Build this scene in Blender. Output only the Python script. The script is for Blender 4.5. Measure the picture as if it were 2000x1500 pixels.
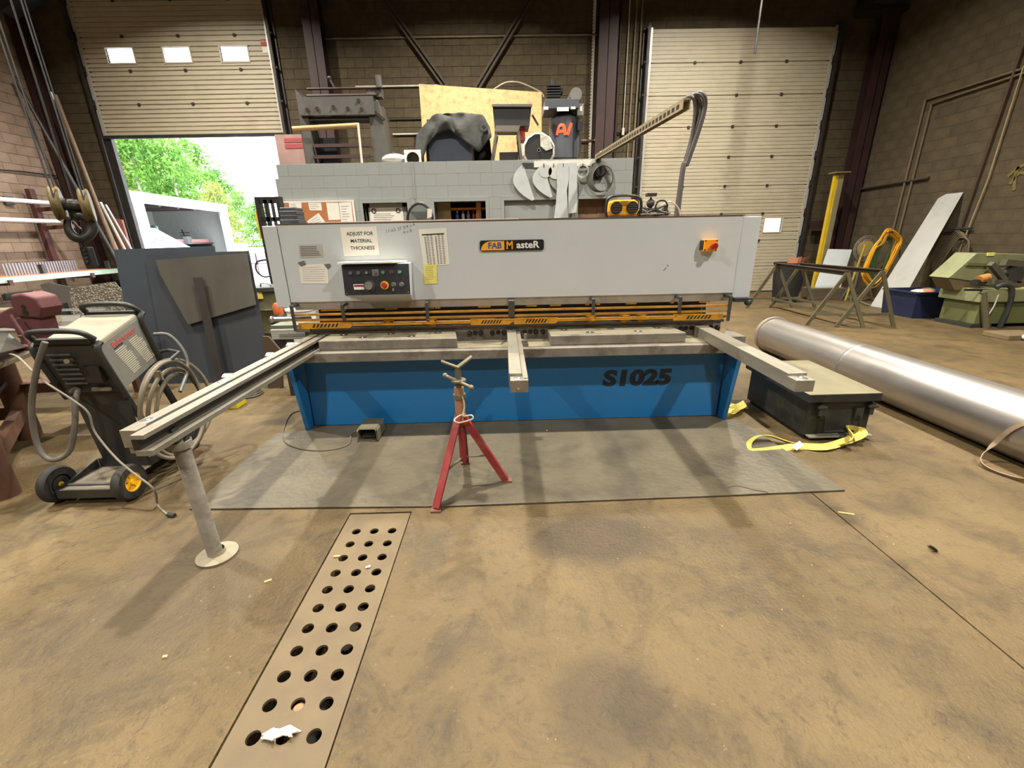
import bpy, bmesh, math, random
import numpy as np
from mathutils import Vector, Matrix
random.seed(7); rng = np.random.default_rng(11)
for o in list(bpy.data.objects): bpy.data.objects.remove(o)
SC = bpy.context.scene; COL = SC.collection

# ---------------------------------------------------------------- camera
CH = 1.5; FPX, TILT, ROLL, YAW = 839.36, .32853, -.020383, .012498
def _axes():
    cy, sy, ct, st = math.cos(YAW), math.sin(YAW), math.cos(TILT), math.sin(TILT)
    fw = Vector((sy*ct, cy*ct, -st)); rt = Vector((cy, -sy, 0)); up = rt.cross(fw)
    return math.cos(ROLL)*rt + math.sin(ROLL)*up, -math.sin(ROLL)*rt + math.cos(ROLL)*up, fw
RT, UP, FW = _axes(); CP = Vector((0, 0, CH))
cam = bpy.data.objects.new('camera', bpy.data.cameras.new('camera')); COL.objects.link(cam)
cam.matrix_world = Matrix(((RT.x, UP.x, -FW.x, 0), (RT.y, UP.y, -FW.y, 0), (RT.z, UP.z, -FW.z, CH), (0, 0, 0, 1)))
cam.data.sensor_width = 36; cam.data.lens = FPX/2000*36; cam.data.clip_start = .05; cam.data.clip_end = 300
SC.camera = cam
def ray(x, y): return FW + RT*((x-1000)/FPX) - UP*((y-750)/FPX)
def G(x, y, z=0): r = ray(x, y); return CP + r*((z-CH)/r.z)      # pixel -> point on height z
def AY(x, y, Y): r = ray(x, y); return CP + r*(Y/r.y)              # pixel -> point on the plane Y
def AX(x, y, X): r = ray(x, y); return CP + r*(X/r.x)              # pixel -> point on the plane X

# ---------------------------------------------------------------- world, sun, exposure
SC.view_settings.view_transform = 'Standard'; SC.view_settings.look = 'None'
SC.view_settings.gamma = 1; SC.view_settings.use_curve_mapping = False
SC.view_settings.exposure = -.22
W = bpy.data.worlds.new('sky'); SC.world = W; W.use_nodes = True
bgn = W.node_tree.nodes['Background']; bgn.inputs['Color'].default_value = (.86, .93, 1, 1); bgn.inputs['Strength'].default_value = 9
sun = bpy.data.objects.new('sun', bpy.data.lights.new('sun', 'SUN')); COL.objects.link(sun)
sun.data.energy = 9; sun.data.angle = .02; sun.rotation_euler = (math.radians(35), math.radians(-18), 0)
sun.location = (-8, 4, 20)
LAMP_W = 560; LAMP_COL = (1, .945, .83)
LAMPS = [(-.7, -5.2, 7.2), (-5.9, -.9, 7.2), (4.3, -.9, 7.2)] + [(x, y, 7.2) for y in (3.7, 8.4) for x in (-5.9, -.7, 4.3)]

# ---------------------------------------------------------------- helpers
def S(r, g, b):
    f = lambda c: c/12.92/255 if c <= 10 else ((c/255+.055)/1.055)**2.4
    return (f(r), f(g), f(b))
MATS = {}
def new_mat(name):
    m = bpy.data.materials.new(name); m.use_nodes = True; MATS[name] = m
    return m, m.node_tree, m.node_tree.nodes['Principled BSDF']
def M(name, col=None, rough=.6, metal=0, var=.12, scale=6, bump=0, bscale=40, col2=None, stretch=None, spec=.5, rand=0, dirt=None, dscale=1.5, damt=.5):
    """paint / metal / concrete: base colour broken up by noise; optional second colour, dirt layer, fine relief, per-object variation"""
    if name in MATS: return MATS[name]
    m, t, b = new_mat(name); L = t.links
    tc = t.nodes.new('ShaderNodeTexCoord'); src = tc.outputs['Object']
    if stretch:
        mp = t.nodes.new('ShaderNodeMapping'); mp.inputs['Scale'].default_value = stretch
        L.new(src, mp.inputs['Vector']); src = mp.outputs['Vector']
    n = t.nodes.new('ShaderNodeTexNoise'); n.inputs['Scale'].default_value = scale; n.inputs['Detail'].default_value = 6
    L.new(src, n.inputs['Vector'])
    r = t.nodes.new('ShaderNodeMapRange'); r.inputs[1].default_value = .3; r.inputs[2].default_value = .7
    L.new(n.outputs['Fac'], r.inputs[0])
    mx = t.nodes.new('ShaderNodeMix'); mx.data_type = 'RGBA'; L.new(r.outputs[0], mx.inputs['Factor'])
    c2 = col2 or [min(1, c*(1+var)) for c in col]; c1 = col if col2 else [c*(1-var) for c in col]
    mx.inputs['A'].default_value = (*c1, 1); mx.inputs['B'].default_value = (*c2, 1)
    out = mx.outputs['Result']
    if dirt:
        n2 = t.nodes.new('ShaderNodeTexNoise'); n2.inputs['Scale'].default_value = dscale; n2.inputs['Detail'].default_value = 8; n2.inputs['Roughness'].default_value = .7
        L.new(tc.outputs['Object'], n2.inputs['Vector'])
        r2 = t.nodes.new('ShaderNodeMapRange'); r2.inputs[1].default_value = .5; r2.inputs[2].default_value = .72; r2.inputs[4].default_value = damt
        L.new(n2.outputs['Fac'], r2.inputs[0])
        m2 = t.nodes.new('ShaderNodeMix'); m2.data_type = 'RGBA'; L.new(r2.outputs[0], m2.inputs['Factor'])
        L.new(out, m2.inputs['A']); m2.inputs['B'].default_value = (*dirt, 1); out = m2.outputs['Result']
    if rand:
        oi = t.nodes.new('ShaderNodeObjectInfo'); rr = t.nodes.new('ShaderNodeMapRange')
        rr.inputs[3].default_value = 1-rand; rr.inputs[4].default_value = 1+rand; L.new(oi.outputs['Random'], rr.inputs[0])
        hv = t.nodes.new('ShaderNodeHueSaturation'); L.new(rr.outputs[0], hv.inputs['Value']); L.new(out, hv.inputs['Color']); out = hv.outputs['Color']
    L.new(out, b.inputs['Base Color'])
    b.inputs['Roughness'].default_value = rough; b.inputs['Metallic'].default_value = metal
    b.inputs['Specular IOR Level'].default_value = spec
    if bump:
        n3 = t.nodes.new('ShaderNodeTexNoise'); n3.inputs['Scale'].default_value = bscale; n3.inputs['Detail'].default_value = 9
        L.new(src, n3.inputs['Vector']); bp = t.nodes.new('ShaderNodeBump'); bp.inputs['Strength'].default_value = bump; bp.inputs['Distance'].default_value = .02
        L.new(n3.outputs['Fac'], bp.inputs['Height']); L.new(bp.outputs['Normal'], b.inputs['Normal'])
    return m
def emis(name, col, s):
    m, t, b = new_mat(name); b.inputs['Emission Color'].default_value = (*col, 1); b.inputs['Emission Strength'].default_value = s
    b.inputs['Base Color'].default_value = (*col, 1); return m

WL = {}                                     # world location of every object's origin
def thing(name, label, cat, loc, group=None):
    o = bpy.data.objects.new(name, None); COL.objects.link(o); o.location = loc; o.empty_display_size = .1
    WL[o.name] = Vector(loc); tag(o, label, cat, group); return o
def tag(o, label=None, cat=None, group=None, kind=None):
    for k, v in (('label', label), ('category', cat), ('group', group), ('kind', kind)):
        if v: o[k] = v
    return o
class MB:
    def __init__(s): s.v = []; s.f = []
    def add(s, vs, fs):
        n = len(s.v); s.v += [Vector(v) for v in vs]; s.f += [[i+n for i in f] for f in fs]; return s
    def box(s, x0, x1, y0, y1, z0, z1):
        return s.add([(x0,y0,z0),(x1,y0,z0),(x1,y1,z0),(x0,y1,z0),(x0,y0,z1),(x1,y0,z1),(x1,y1,z1),(x0,y1,z1)],
                     [[0,3,2,1],[4,5,6,7],[0,1,5,4],[1,2,6,5],[2,3,7,6],[3,0,4,7]])
    def bar(s, a, b, w, h, up=(0,0,1)):
        """rectangular bar a->b, w across, h along up"""
        a = Vector(a); b = Vector(b); d = (b-a).normalized(); u = Vector(up); x = d.cross(u)
        if x.length < 1e-4: x = d.cross(Vector((0,1,0)))
        x.normalize(); u = x.cross(d).normalized()
        vs = [p + x*(i*w/2) + u*(j*h/2) for p in (a, b) for i, j in ((-1,-1),(1,-1),(1,1),(-1,1))]
        return s.add(vs, [[3,2,1,0],[4,5,6,7],[0,1,5,4],[1,2,6,5],[2,3,7,6],[3,0,4,7]])
    def frustum(s, a, b, r0, r1=None, n=16, caps=True, ph=0):
        a = Vector(a); b = Vector(b); r1 = r0 if r1 is None else r1; d = (b-a).normalized()
        x = d.orthogonal().normalized(); y = d.cross(x)
        vs = [p + (x*math.cos(2*math.pi*i/n+ph) + y*math.sin(2*math.pi*i/n+ph))*r for p, r in ((a, r0), (b, r1)) for i in range(n)]
        fs = [[i, (i+1) % n, n+(i+1) % n, n+i] for i in range(n)]
        if caps: fs += [list(range(n))[::-1], list(range(n, 2*n))]
        return s.add(vs, fs)
    def lathe(s, prof, o, ax=(0,0,1), n=24):
        """profile [(radius, height)...] turned about the axis through o"""
        o = Vector(o); d = Vector(ax).normalized(); x = d.orthogonal().normalized(); y = d.cross(x); k = len(prof)
        vs = [o + d*h + (x*math.cos(2*math.pi*i/n) + y*math.sin(2*math.pi*i/n))*r for i in range(n) for r, h in prof]
        return s.add(vs, [[i*k+j, ((i+1) % n)*k+j, ((i+1) % n)*k+j+1, i*k+j+1] for i in range(n) for j in range(k-1)])
    def tube(s, pts, r, n=8, closed=False, flat=None):
        """round hose (or flat strap when flat=(w,t)) along points"""
        P = [Vector(p) for p in pts]; m = len(P); rings = []; nx = None
        for i, p in enumerate(P):
            a = P[(i-1) % m] if closed or i else p; b = P[(i+1) % m] if closed or i < m-1 else p
            d = (b-a).normalized()
            if nx is None: nx = d.orthogonal().normalized() if not flat else d.cross(Vector((0,0,1))).normalized()
            nx = (nx - d*nx.dot(d)).normalized(); ny = d.cross(nx); rr = r(i/(m-1)) if callable(r) else r
            if flat: rings.append([p+nx*a_*flat[0]/2+ny*b_*flat[1]/2 for a_, b_ in ((-1,-1),(1,-1),(1,1),(-1,1))])
            else: rings.append([p+(nx*math.cos(2*math.pi*k/n)+ny*math.sin(2*math.pi*k/n))*rr for k in range(n)])
        q = len(rings[0]); vs = [v for rg in rings for v in rg]
        fs = [[i*q+k, i*q+(k+1) % q, ((i+1) % m)*q+(k+1) % q, ((i+1) % m)*q+k] for i in range(m if closed else m-1) for k in range(q)]
        if not closed: fs += [list(range(q))[::-1], [(m-1)*q+k for k in range(q)]]
        return s.add(vs, fs)
    def prism(s, pts, vec):
        n = len(pts); P = [Vector(p) for p in pts]; e = Vector(vec)
        return s.add(P + [p+e for p in P], [list(range(n))[::-1], list(range(n, 2*n))] + [[i, (i+1) % n, n+(i+1) % n, n+i] for i in range(n)])
    def ball(s, c, r, sc=(1,1,1), n=12):
        c = Vector(c); pr = [(math.sin(math.pi*i/8), -math.cos(math.pi*i/8)) for i in range(9)]
        vs = [c + Vector((q*math.cos(2*math.pi*k/n)*r*sc[0], q*math.sin(2*math.pi*k/n)*r*sc[1], h*r*sc[2])) for k in range(n) for q, h in pr]
        return s.add(vs, [[k*9+j, ((k+1) % n)*9+j, ((k+1) % n)*9+j+1, k*9+j+1] for k in range(n) for j in range(8)])
    def build(s, name, mat, parent=None, smooth=False, bevel=0, seg=2):
        if parent is not None: org = WL[parent.name]
        else:
            xs = [v.x for v in s.v]; ys = [v.y for v in s.v]
            org = Vector(((min(xs)+max(xs))/2, (min(ys)+max(ys))/2, min(v.z for v in s.v)))
        me = bpy.data.meshes.new(name); me.from_pydata([v-org for v in s.v], [], s.f)
        bm = bmesh.new(); bm.from_mesh(me); bmesh.ops.remove_doubles(bm, verts=bm.verts, dist=1e-6)
        bmesh.ops.recalc_face_normals(bm, faces=bm.faces); bm.to_mesh(me); bm.free()
        return link(name, me, mat, parent, org, smooth, bevel, seg)
def link(name, me, mat, parent, org, smooth=False, bevel=0, seg=2):
    o = bpy.data.objects.new(name, me); COL.objects.link(o); me.materials.append(mat)
    if parent is not None: o.parent = parent
    else: o.location = org
    WL[o.name] = Vector(org)
    if smooth:
        for p in me.polygons: p.use_smooth = True
        me.set_sharp_from_angle(angle=math.radians(40))
    if bevel:
        b = o.modifiers.new('edge', 'BEVEL'); b.width = bevel; b.segments = seg; b.limit_method = 'ANGLE'; b.angle_limit = math.radians(50)
    return o
def B(*a): return MB().box(*a)
def copy_tree(o, d, parent=None):
    c = o.copy(); COL.objects.link(c); c.parent = parent
    if parent is None: c.location = o.location + Vector(d)
    WL[c.name] = WL[o.name] + Vector(d)
    for ch in [x for x in o.children]: copy_tree(ch, d, c)
    return c
def text(name, s, size, at, mat, parent, ax=(1,0,0), ay=(0,0,1), ext=.0008, align='CENTER', bold=0, shear=0, sx=1, space=1):
    """printed lettering: text outlined as thin raised mesh on plane (ax, ay), centred at `at`"""
    c = bpy.data.curves.new(name, 'FONT'); c.body = s; c.size = size; c.extrude = ext; c.offset = bold; c.shear = shear
    c.align_x = align; c.align_y = 'CENTER'; c.resolution_u = 3; c.space_line = space
    t = bpy.data.objects.new(name, c); COL.objects.link(t); bpy.context.view_layer.update()
    me = bpy.data.meshes.new_from_object(t.evaluated_get(bpy.context.evaluated_depsgraph_get()))
    bpy.data.objects.remove(t); me.name = name
    ax = Vector(ax).normalized(); ay = Vector(ay).normalized(); az = ax.cross(ay); org = WL[parent.name]
    for v in me.vertices: v.co = Vector(at) + ax*v.co.x*sx + ay*v.co.y + az*v.co.z - org
    me.materials.clear(); return link(name, me, mat, parent, org)
def spline(pts, n=8, closed=False):
    """Catmull-Rom through points"""
    P = [Vector(p) for p in pts]; m = len(P); out = []
    for i in range(m if closed else m-1):
        a = P[(i-1) % m] if closed or i else P[0]; b = P[i]; c = P[(i+1) % m]; d = P[(i+2) % m] if closed or i+2 < m else P[m-1]
        for k in range(n):
            t = k/n; out.append(.5*((2*b) + (c-a)*t + (2*a-5*b+4*c-d)*t*t + (3*b-a-3*c+d)*t**3))
    if not closed: out.append(P[-1])
    return out
def ring(c, r, ax=(0,0,1), n=28, a0=0, a1=2*math.pi, ry=None):
    c = Vector(c); d = Vector(ax).normalized(); x = Vector((1,0,0)) if abs(d.x) < .9 else Vector((0,1,0)); y = d.cross(x).normalized(); x = y.cross(d)
    return [c + x*math.cos(a0+(a1-a0)*i/n)*r + y*math.sin(a0+(a1-a0)*i/n)*(ry or r) for i in range(n)]

# palette
STEEL = M('bare steel', S(150,145,138), .45, .7, .2, 5, .05, 60, dirt=S(110,98,78))
DSTEEL = M('dark steel', S(70,70,70), .5, .6, .2, 5, dirt=S(84,74,60))
BLACK = M('black paint', S(26,26,27), .45, 0, .3, 6, dirt=S(60,56,48), damt=.35)
RUBBER = M('black rubber', S(30,29,28), .75, 0, .25, 10, dirt=S(80,72,60), damt=.5)
BROWN = M('red oxide paint', S(54,32,30), .6, 0, .2, 4, dirt=S(38,28,26))
WHITE = M('white paper', S(226,222,212), .8, 0, .04, 8)
INK = M('black ink', S(38,36,38), .8, 0, .05)
YELLOW = M('yellow paint', S(190,132,28), .5, 0, .2, 9, dirt=S(62,42,22), dscale=7, damt=.85)
CHROME = M('bright steel', S(205,203,198), .25, .9, .08, 12)
HOSE = M('grey hose', S(88,83,75), .6, 0, .15, 12)
# ================================================================ the room
XL, XR, YB, YF, ZC = -10.45, 8.8, 11.6, -6.5, 8.6
CMU = M('concrete block', S(76,65,46), .9, 0, .2, 6, .4, 60, rand=.14, dirt=S(48,40,30), dscale=1.3, damt=.75)
CMU_L = M('left wall block', S(150,128,110), .9, 0, .14, 5, .35, 70, rand=.1, dirt=S(112,92,78), dscale=.8, damt=.6)
MORT = M('mortar', S(66,56,41), .95, 0, .12, 10, .2, 60)
def floor_mat():
    m, t, b = new_mat('dirty concrete floor'); L = t.links; N = t.nodes.new
    g = N('ShaderNodeNewGeometry'); P = g.outputs['Position']
    def noise(sc, det=8, ro=.6, dist=0):
        n = N('ShaderNodeTexNoise'); n.inputs['Scale'].default_value = sc; n.inputs['Detail'].default_value = det; n.inputs['Roughness'].default_value = ro; n.inputs['Distortion'].default_value = dist
        L.new(P, n.inputs['Vector']); return n.outputs['Fac']
    def ramp(f, a, c, hi=1):
        r = N('ShaderNodeMapRange'); r.inputs[1].default_value = a; r.inputs[2].default_value = c; r.inputs[4].default_value = hi; L.new(f, r.inputs[0]); return r.outputs[0]
    def mix(f, A, Bc):
        x = N('ShaderNodeMix'); x.data_type = 'RGBA'; L.new(f, x.inputs['Factor'])
        if isinstance(A, tuple): x.inputs['A'].default_value = (*A, 1)
        else: L.new(A, x.inputs['A'])
        x.inputs['B'].default_value = (*Bc, 1); return x.outputs['Result']
    c = mix(ramp(noise(.9, 9, .62), .32, .68), S(80,65,40), S(106,88,57))
    c = mix(ramp(noise(3.2, 12, .75, .8), .48, .66, .8), c, S(60,49,33))
    c = mix(ramp(noise(1.7, 6, .6, 1.2), .56, .72, .5), c, S(76,67,48))
    c = mix(ramp(noise(7, 12, .82, 1.6), .55, .63, .55), c, S(52,42,29))
    c = mix(ramp(noise(14, 8, .75), .55, .7, .6), c, S(50,40,27))
    c = mix(ramp(noise(38, 4, .6), .64, .74, .6), c, S(122,108,80))
    # broad soft-edged dark patches mixed into the floor colour
    def dark_patch(cx, cy, rx, ry, amt, col):
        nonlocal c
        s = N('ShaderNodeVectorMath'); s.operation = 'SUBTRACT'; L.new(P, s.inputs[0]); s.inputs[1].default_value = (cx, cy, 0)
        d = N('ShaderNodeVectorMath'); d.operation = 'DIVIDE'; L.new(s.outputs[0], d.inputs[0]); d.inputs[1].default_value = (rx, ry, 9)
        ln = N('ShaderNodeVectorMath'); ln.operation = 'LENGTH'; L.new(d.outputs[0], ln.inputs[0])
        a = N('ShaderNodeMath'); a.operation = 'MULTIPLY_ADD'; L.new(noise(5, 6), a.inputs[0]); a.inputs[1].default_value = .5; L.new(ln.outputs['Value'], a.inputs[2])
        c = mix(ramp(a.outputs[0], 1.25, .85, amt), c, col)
    dark_patch(.42, 1.88, .43, .24, .62, S(48,39,28)); dark_patch(.33, 1.02, .26, .22, .5, S(54,44,31)); dark_patch(-1.6, 1.6, .5, .7, .35, S(66,57,44))
    L.new(c, b.inputs['Base Color'])
    b.inputs['Specular IOR Level'].default_value = .35
    rr = N('ShaderNodeMapRange'); rr.inputs[3].default_value = .42; rr.inputs[4].default_value = .72; L.new(noise(2.4, 8), rr.inputs[0]); L.new(rr.outputs[0], b.inputs['Roughness'])
    bp = N('ShaderNodeBump'); bp.inputs['Strength'].default_value = .6; bp.inputs['Distance'].default_value = .014
    ad = N('ShaderNodeMath'); ad.operation = 'ADD'; L.new(noise(6, 8, .65), ad.inputs[0]); L.new(noise(55, 4, .6), ad.inputs[1]); L.new(ad.outputs[0], bp.inputs['Height']); L.new(bp.outputs['Normal'], b.inputs['Normal'])
    return m
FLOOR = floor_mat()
DARKPIT = M('pit concrete', S(40,34,28), .9)
fl = B(XL-.3, XR+.3, YF-.3, YB+.3, -.6, -.45).build('floor', DARKPIT); tag(fl, 'tan dusty concrete floor of the workshop', 'floor', kind='structure')
TX0, TX1, TY1 = -.932, -.572, 2.14
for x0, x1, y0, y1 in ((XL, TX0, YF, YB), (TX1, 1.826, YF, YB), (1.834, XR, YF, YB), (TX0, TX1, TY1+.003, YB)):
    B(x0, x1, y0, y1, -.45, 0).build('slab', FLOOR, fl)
# walls: backing slab + blocks laid on it
def wall_piece(name, boxes, mat, label):
    m = MB()
    for b in boxes: m.box(*b)
    o = m.build(name, mat); return tag(o, label, 'wall', kind='structure')
D1 = (-9.25, -5.04, 5.83); D2 = (3.36, 7.62, 5.83)
wb = wall_piece('wall_back', [(XL-.2, D1[0], YB, YB+.2, 0, ZC), (D1[0], D1[1], YB, YB+.2, D1[2], ZC), (D1[1], D2[0], YB, YB+.2, 0, ZC), (D2[0], D2[1], YB, YB+.2, D2[2], ZC), (D2[1], XR+.2, YB, YB+.2, 0, ZC)], MORT, 'brown concrete block back wall between the overhead doors')
wl = wall_piece('wall_left', [(XL-.2, XL, YF, YB, 0, ZC)], MORT, 'concrete block side wall behind the pipe rack')
wr = wall_piece('wall_right', [(XR, XR+.2, YF, YB, 0, ZC)], MORT, 'concrete block side wall behind the green saw')
wall_piece('wall_front', [(XL-.2, XR+.2, YF-.2, YF, 0, ZC)], CMU, 'plain concrete block wall facing the shear')
tag(B(XL-.2, XR+.2, YF-.2, YB+.2, ZC, ZC+.1).build('ceiling', M('roof deck', S(70,64,58), .8)), 'dark steel roof deck', 'ceiling', kind='structure')
BLK = {}
def block_mesh(l, axis, mat='', soft=0):
    k = (round(l, 3), axis, mat)
    if k not in BLK:
        g, h, d, ch = (.004, .196, .008, .004) if not soft else (.003, .197, .003, .0015)
        pr = [(0, 0, 0), (l-g, 0, 0), (l-g, 0, h), (0, 0, h)]; top = [(ch, -d, ch), (l-g-ch, -d, ch), (l-g-ch, -d, h-ch), (ch, -d, h-ch)]
        T = {'y': lambda p: p, 'x+': lambda p: (-p[1], p[0], p[2]), 'x-': lambda p: (p[1], p[0], p[2])}[axis]
        me = bpy.data.meshes.new('block'); f = [[4,5,6,7],[0,1,5,4],[1,2,6,5],[2,3,7,6],[3,0,4,7]]
        if axis != 'y': pass
        me.from_pydata([T(p) for p in pr+top], [], f)
        bm = bmesh.new(); bm.from_mesh(me); bmesh.ops.recalc_face_normals(bm, faces=bm.faces)
        me2 = me
        # outward = away from the wall plane
        nf = [x for x in bm.faces if len(x.verts) == 4][0]; bm.faces.ensure_lookup_table()
        want = {'y': Vector((0,-1,0)), 'x+': Vector((1,0,0)), 'x-': Vector((-1,0,0))}[axis]
        if bm.faces[0].normal.dot(want) < 0: bmesh.ops.reverse_faces(bm, faces=bm.faces)
        bm.to_mesh(me2); bm.free(); BLK[k] = me2
    return BLK[k]
def lay_blocks(parent, axis, plane, u0, u1, z0, z1, mat, skip=None, near=None, limit=300):
    cells = []
    for r in range(int(z0/.2), int(z1/.2)+1):
        z = r*.2+.003; u = u0 - (.2 if r % 2 else 0)
        while u < u1-.02:
            a, b = max(u, u0), min(u+.4, u1); u += .4
            segs = [(a, b)]
            if skip:
                for s0, s1, t0, t1 in skip:
                    if z+.1 > t0 and z+.1 < t1:
                        segs = [q for p in segs for q in ((p[0], min(p[1], s0)), (max(p[0], s1), p[1])) if q[1]-q[0] > .03]
            cells += [(p, q, z) for p, q in segs if q-p > .03]
    cells.sort(key=lambda c: (near(c) if near else 0))
    stuff = MB()
    for i, (a, b, z) in enumerate(cells):
        me = block_mesh(b-a, axis, mat.name, axis == 'x-' or mat.name == 'grey painted block'); at = Vector((a, plane, z)) if axis == 'y' else Vector((plane, a, z))
        if i < limit:
            if not me.materials: me.materials.append(mat)
            o = bpy.data.objects.new('block', me); COL.objects.link(o); o.parent = parent; o.location = at - WL[parent.name]; WL[o.name] = at
        else: stuff.add([v.co+at for v in me.vertices], [list(p.vertices) for p in me.polygons])
    if stuff.v: tag(stuff.build('blocks', mat, parent), kind='stuff')
px = lambda P: (lambda d: (1000+FPX*RT.dot(d)/FW.dot(d), 750-FPX*UP.dot(d)/FW.dot(d)) if FW.dot(d) > .1 else (9e3, 9e3))(Vector(P)-CP)
def vis(P):
    x, y = px(P); return 0 if -20 < x < 2020 and -20 < y < 1520 else 1
lay_blocks(wb, 'y', YB, XL, XR, 0, 7.2, CMU, [(D1[0]-.02, D1[1]+.02, 0, D1[2]+.05), (D2[0]-.02, D2[1]+.02, 0, D2[2]+.05), (-4.1, 2.5, 0, 2.7)],
           lambda c: (vis((c[0], YB, c[2])), abs(c[0]+1)+abs(c[2]-4)))
lay_blocks(wl, 'x+', XL, 7.2, YB, 0, 7.0, CMU_L, None, lambda c: (vis((XL, c[0], c[2])), c[0]))
lay_blocks(wr, 'x-', XR, 4.2, YB, 0, 7.0, CMU, None, lambda c: (vis((XR, c[0], c[2])), c[0]))

# overhead doors: ribbed sections with hinges, windows and side tracks
CREAM = M('cream door steel', S(176,166,144), .5, 0, .06, 3, stretch=(1,1,4), dirt=S(146,134,110), dscale=1.2, damt=.5)
HINGE = M('door hinge', S(58,52,46), .6, .4)
def pane_mat():
    m, t, b = new_mat('door window acrylic'); L = t.links
    tr = t.nodes.new('ShaderNodeBsdfTransparent'); gl = t.nodes.new('ShaderNodeBsdfGlossy'); gl.inputs['Roughness'].default_value = .1
    mx = t.nodes.new('ShaderNodeMixShader'); mx.inputs[0].default_value = .06; L.new(tr.outputs[0], mx.inputs[1]); L.new(gl.outputs[0], mx.inputs[2])
    L.new(mx.outputs[0], t.nodes['Material Output'].inputs['Surface']); return m
PANE = pane_mat()
def section(m, x0, x1, z0, z1, Y, ribs, depth):
    """ribbed skin between z0 and z1"""
    pts = []; n = ribs; h = (z1-z0)/n
    for i in range(n):
        a = z0+i*h; pts += [(a+h*.03, 0), (a+h*.80, 0), (a+h*.86, depth), (a+h*.97, depth)]
    pts = [(z0, .022), (z0+.005, .022), (z0+.010, 0)]+pts[1:-1]+[(z1-.010, depth), (z1-.005, .022), (z1, .022)]
    poly = [(x0, Y+d, z) for z, d in pts] + [(x0, Y+.045, z1), (x0, Y+.045, z0)]
    m.prism(poly, (x1-x0, 0, 0))
def overhead_door(name, label, X0, X1, zs, Y, ribs, depth, wins, hx, hz0):
    d = thing(name, label, 'door', ((X0+X1)/2, Y, zs[0])); d['kind'] = 'structure'
    for z0, z1 in zip(zs, zs[1:]):
        m = MB(); ww = [w for w in wins if z0 < w[2] < z1]
        if not ww: section(m, X0, X1, z0, z1, Y, ribs, depth)
        else:
            wz0, wz1 = ww[0][2:]; section(m, X0, X1, z0, wz0, Y, 2, depth); section(m, X0, X1, wz1, z1, Y, 2, depth); x = X0
            for w in ww: section(m, x, w[0], wz0, wz1, Y, 3, depth); x = w[1]
            section(m, x, X1, wz0, wz1, Y, 3, depth)
        p = m.build('panel', CREAM, d)
        for w in ww:
            f = MB()
            for q in ((w[0]-.03, w[1]+.03, w[2]-.03, w[2]), (w[0]-.03, w[1]+.03, w[3], w[3]+.03), (w[0]-.03, w[0], w[2], w[3]), (w[1], w[1]+.03, w[2], w[3])): f.box(q[0], q[1], Y-.012, Y+.05, q[2], q[3])
            f = f.build('window_frame', CREAM, p); B(w[0], w[1], Y+.018, Y+.022, w[2], w[3]).build('pane', PANE, p)
        if z0 > hz0:
            for x in hx: B(x-.032, x+.032, Y-.025, Y-.001, z0-.03, z0+.025).build('hinge', HINGE, d, bevel=.008)
    return d
zs1 = [3.92, 4.54, 5.19, 5.83, 6.47, 7.11]
d1 = overhead_door('door_1', 'raised cream overhead door with three bright windows', D1[0], D1[1], zs1, YB-.07, 7, .02,
    [(-8.68, -8.09, 5.345, 5.63), (-7.43, -6.85, 5.345, 5.63), (-6.18, -5.58, 5.345, 5.63)], (-8.25, -7.03, -5.8), 4)
B(D1[0], D1[1], YB-.09, YB-.02, 3.86, 3.925).build('bottom_seal', RUBBER, d1)
sg = B(-5.25, -5.1, YB-.085, YB-.071, 5.62, 5.74).build('warning_sticker', M('red sticker', S(160,62,50), .6), d1); B(-5.24, -5.12, YB-.083, YB-.071, 5.49, 5.61).build('white_sticker', WHITE, d1)
text('warning_print', 'WARNING', .03, (-5.175, YB-.0855, 5.7), WHITE, sg)
zs2 = [0.02+.6455*i for i in range(10)]
d2 = overhead_door('door_2', 'closed cream overhead door behind the hanging cable boom', D2[0], D2[1], zs2, YB-.07, 8, .008, [(6.64, 7.08, 1.51, 1.83)], (4.45, 5.5, 6.55), 1)
B(D2[0], D2[1], YB-.08, YB-.02, 0, .03).build('bottom_seal', RUBBER, d2)
TRK = M('track steel', S(62,58,56), .55, .5, .2); RAILW = M('galvanised rail', S(190,186,176), .4, .3, .1)
for d, X0, X1, zt in ((d1, D1[0], D1[1], 7.1), (d2, D2[0], D2[1], 5.85)):
    for s, x in ((-1, X0), (1, X1)):
        B(x-.12, x+.12, YB-.05, YB+.05, 0, zt).build('door_jamb', TRK, d)
        MB().box(x+s*.02-.03, x+s*.02+.03, YB-.17, YB-.15, 0, zt).box(x+s*.05-.006, x+s*.05+.006, YB-.17, YB-.09, 0, zt).build('door_track', TRK, d)
        B(min(x, x-s*.08), max(x, x-s*.08), YB-.086, YB-.072, zs1[0] if d is d1 else .05, zt).build('end_stile', RAILW, d)
        for z in (zs1 if d is d1 else zs2)[1:]:
            if z < 6.6: MB().frustum((x-s*.02, YB-.13, z), (x+s*.09, YB-.13, z), .03, n=10).box(x-.03, x+.03, YB-.11, YB-.086, z-.09, z+.09).build('roller', HINGE, d)
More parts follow.
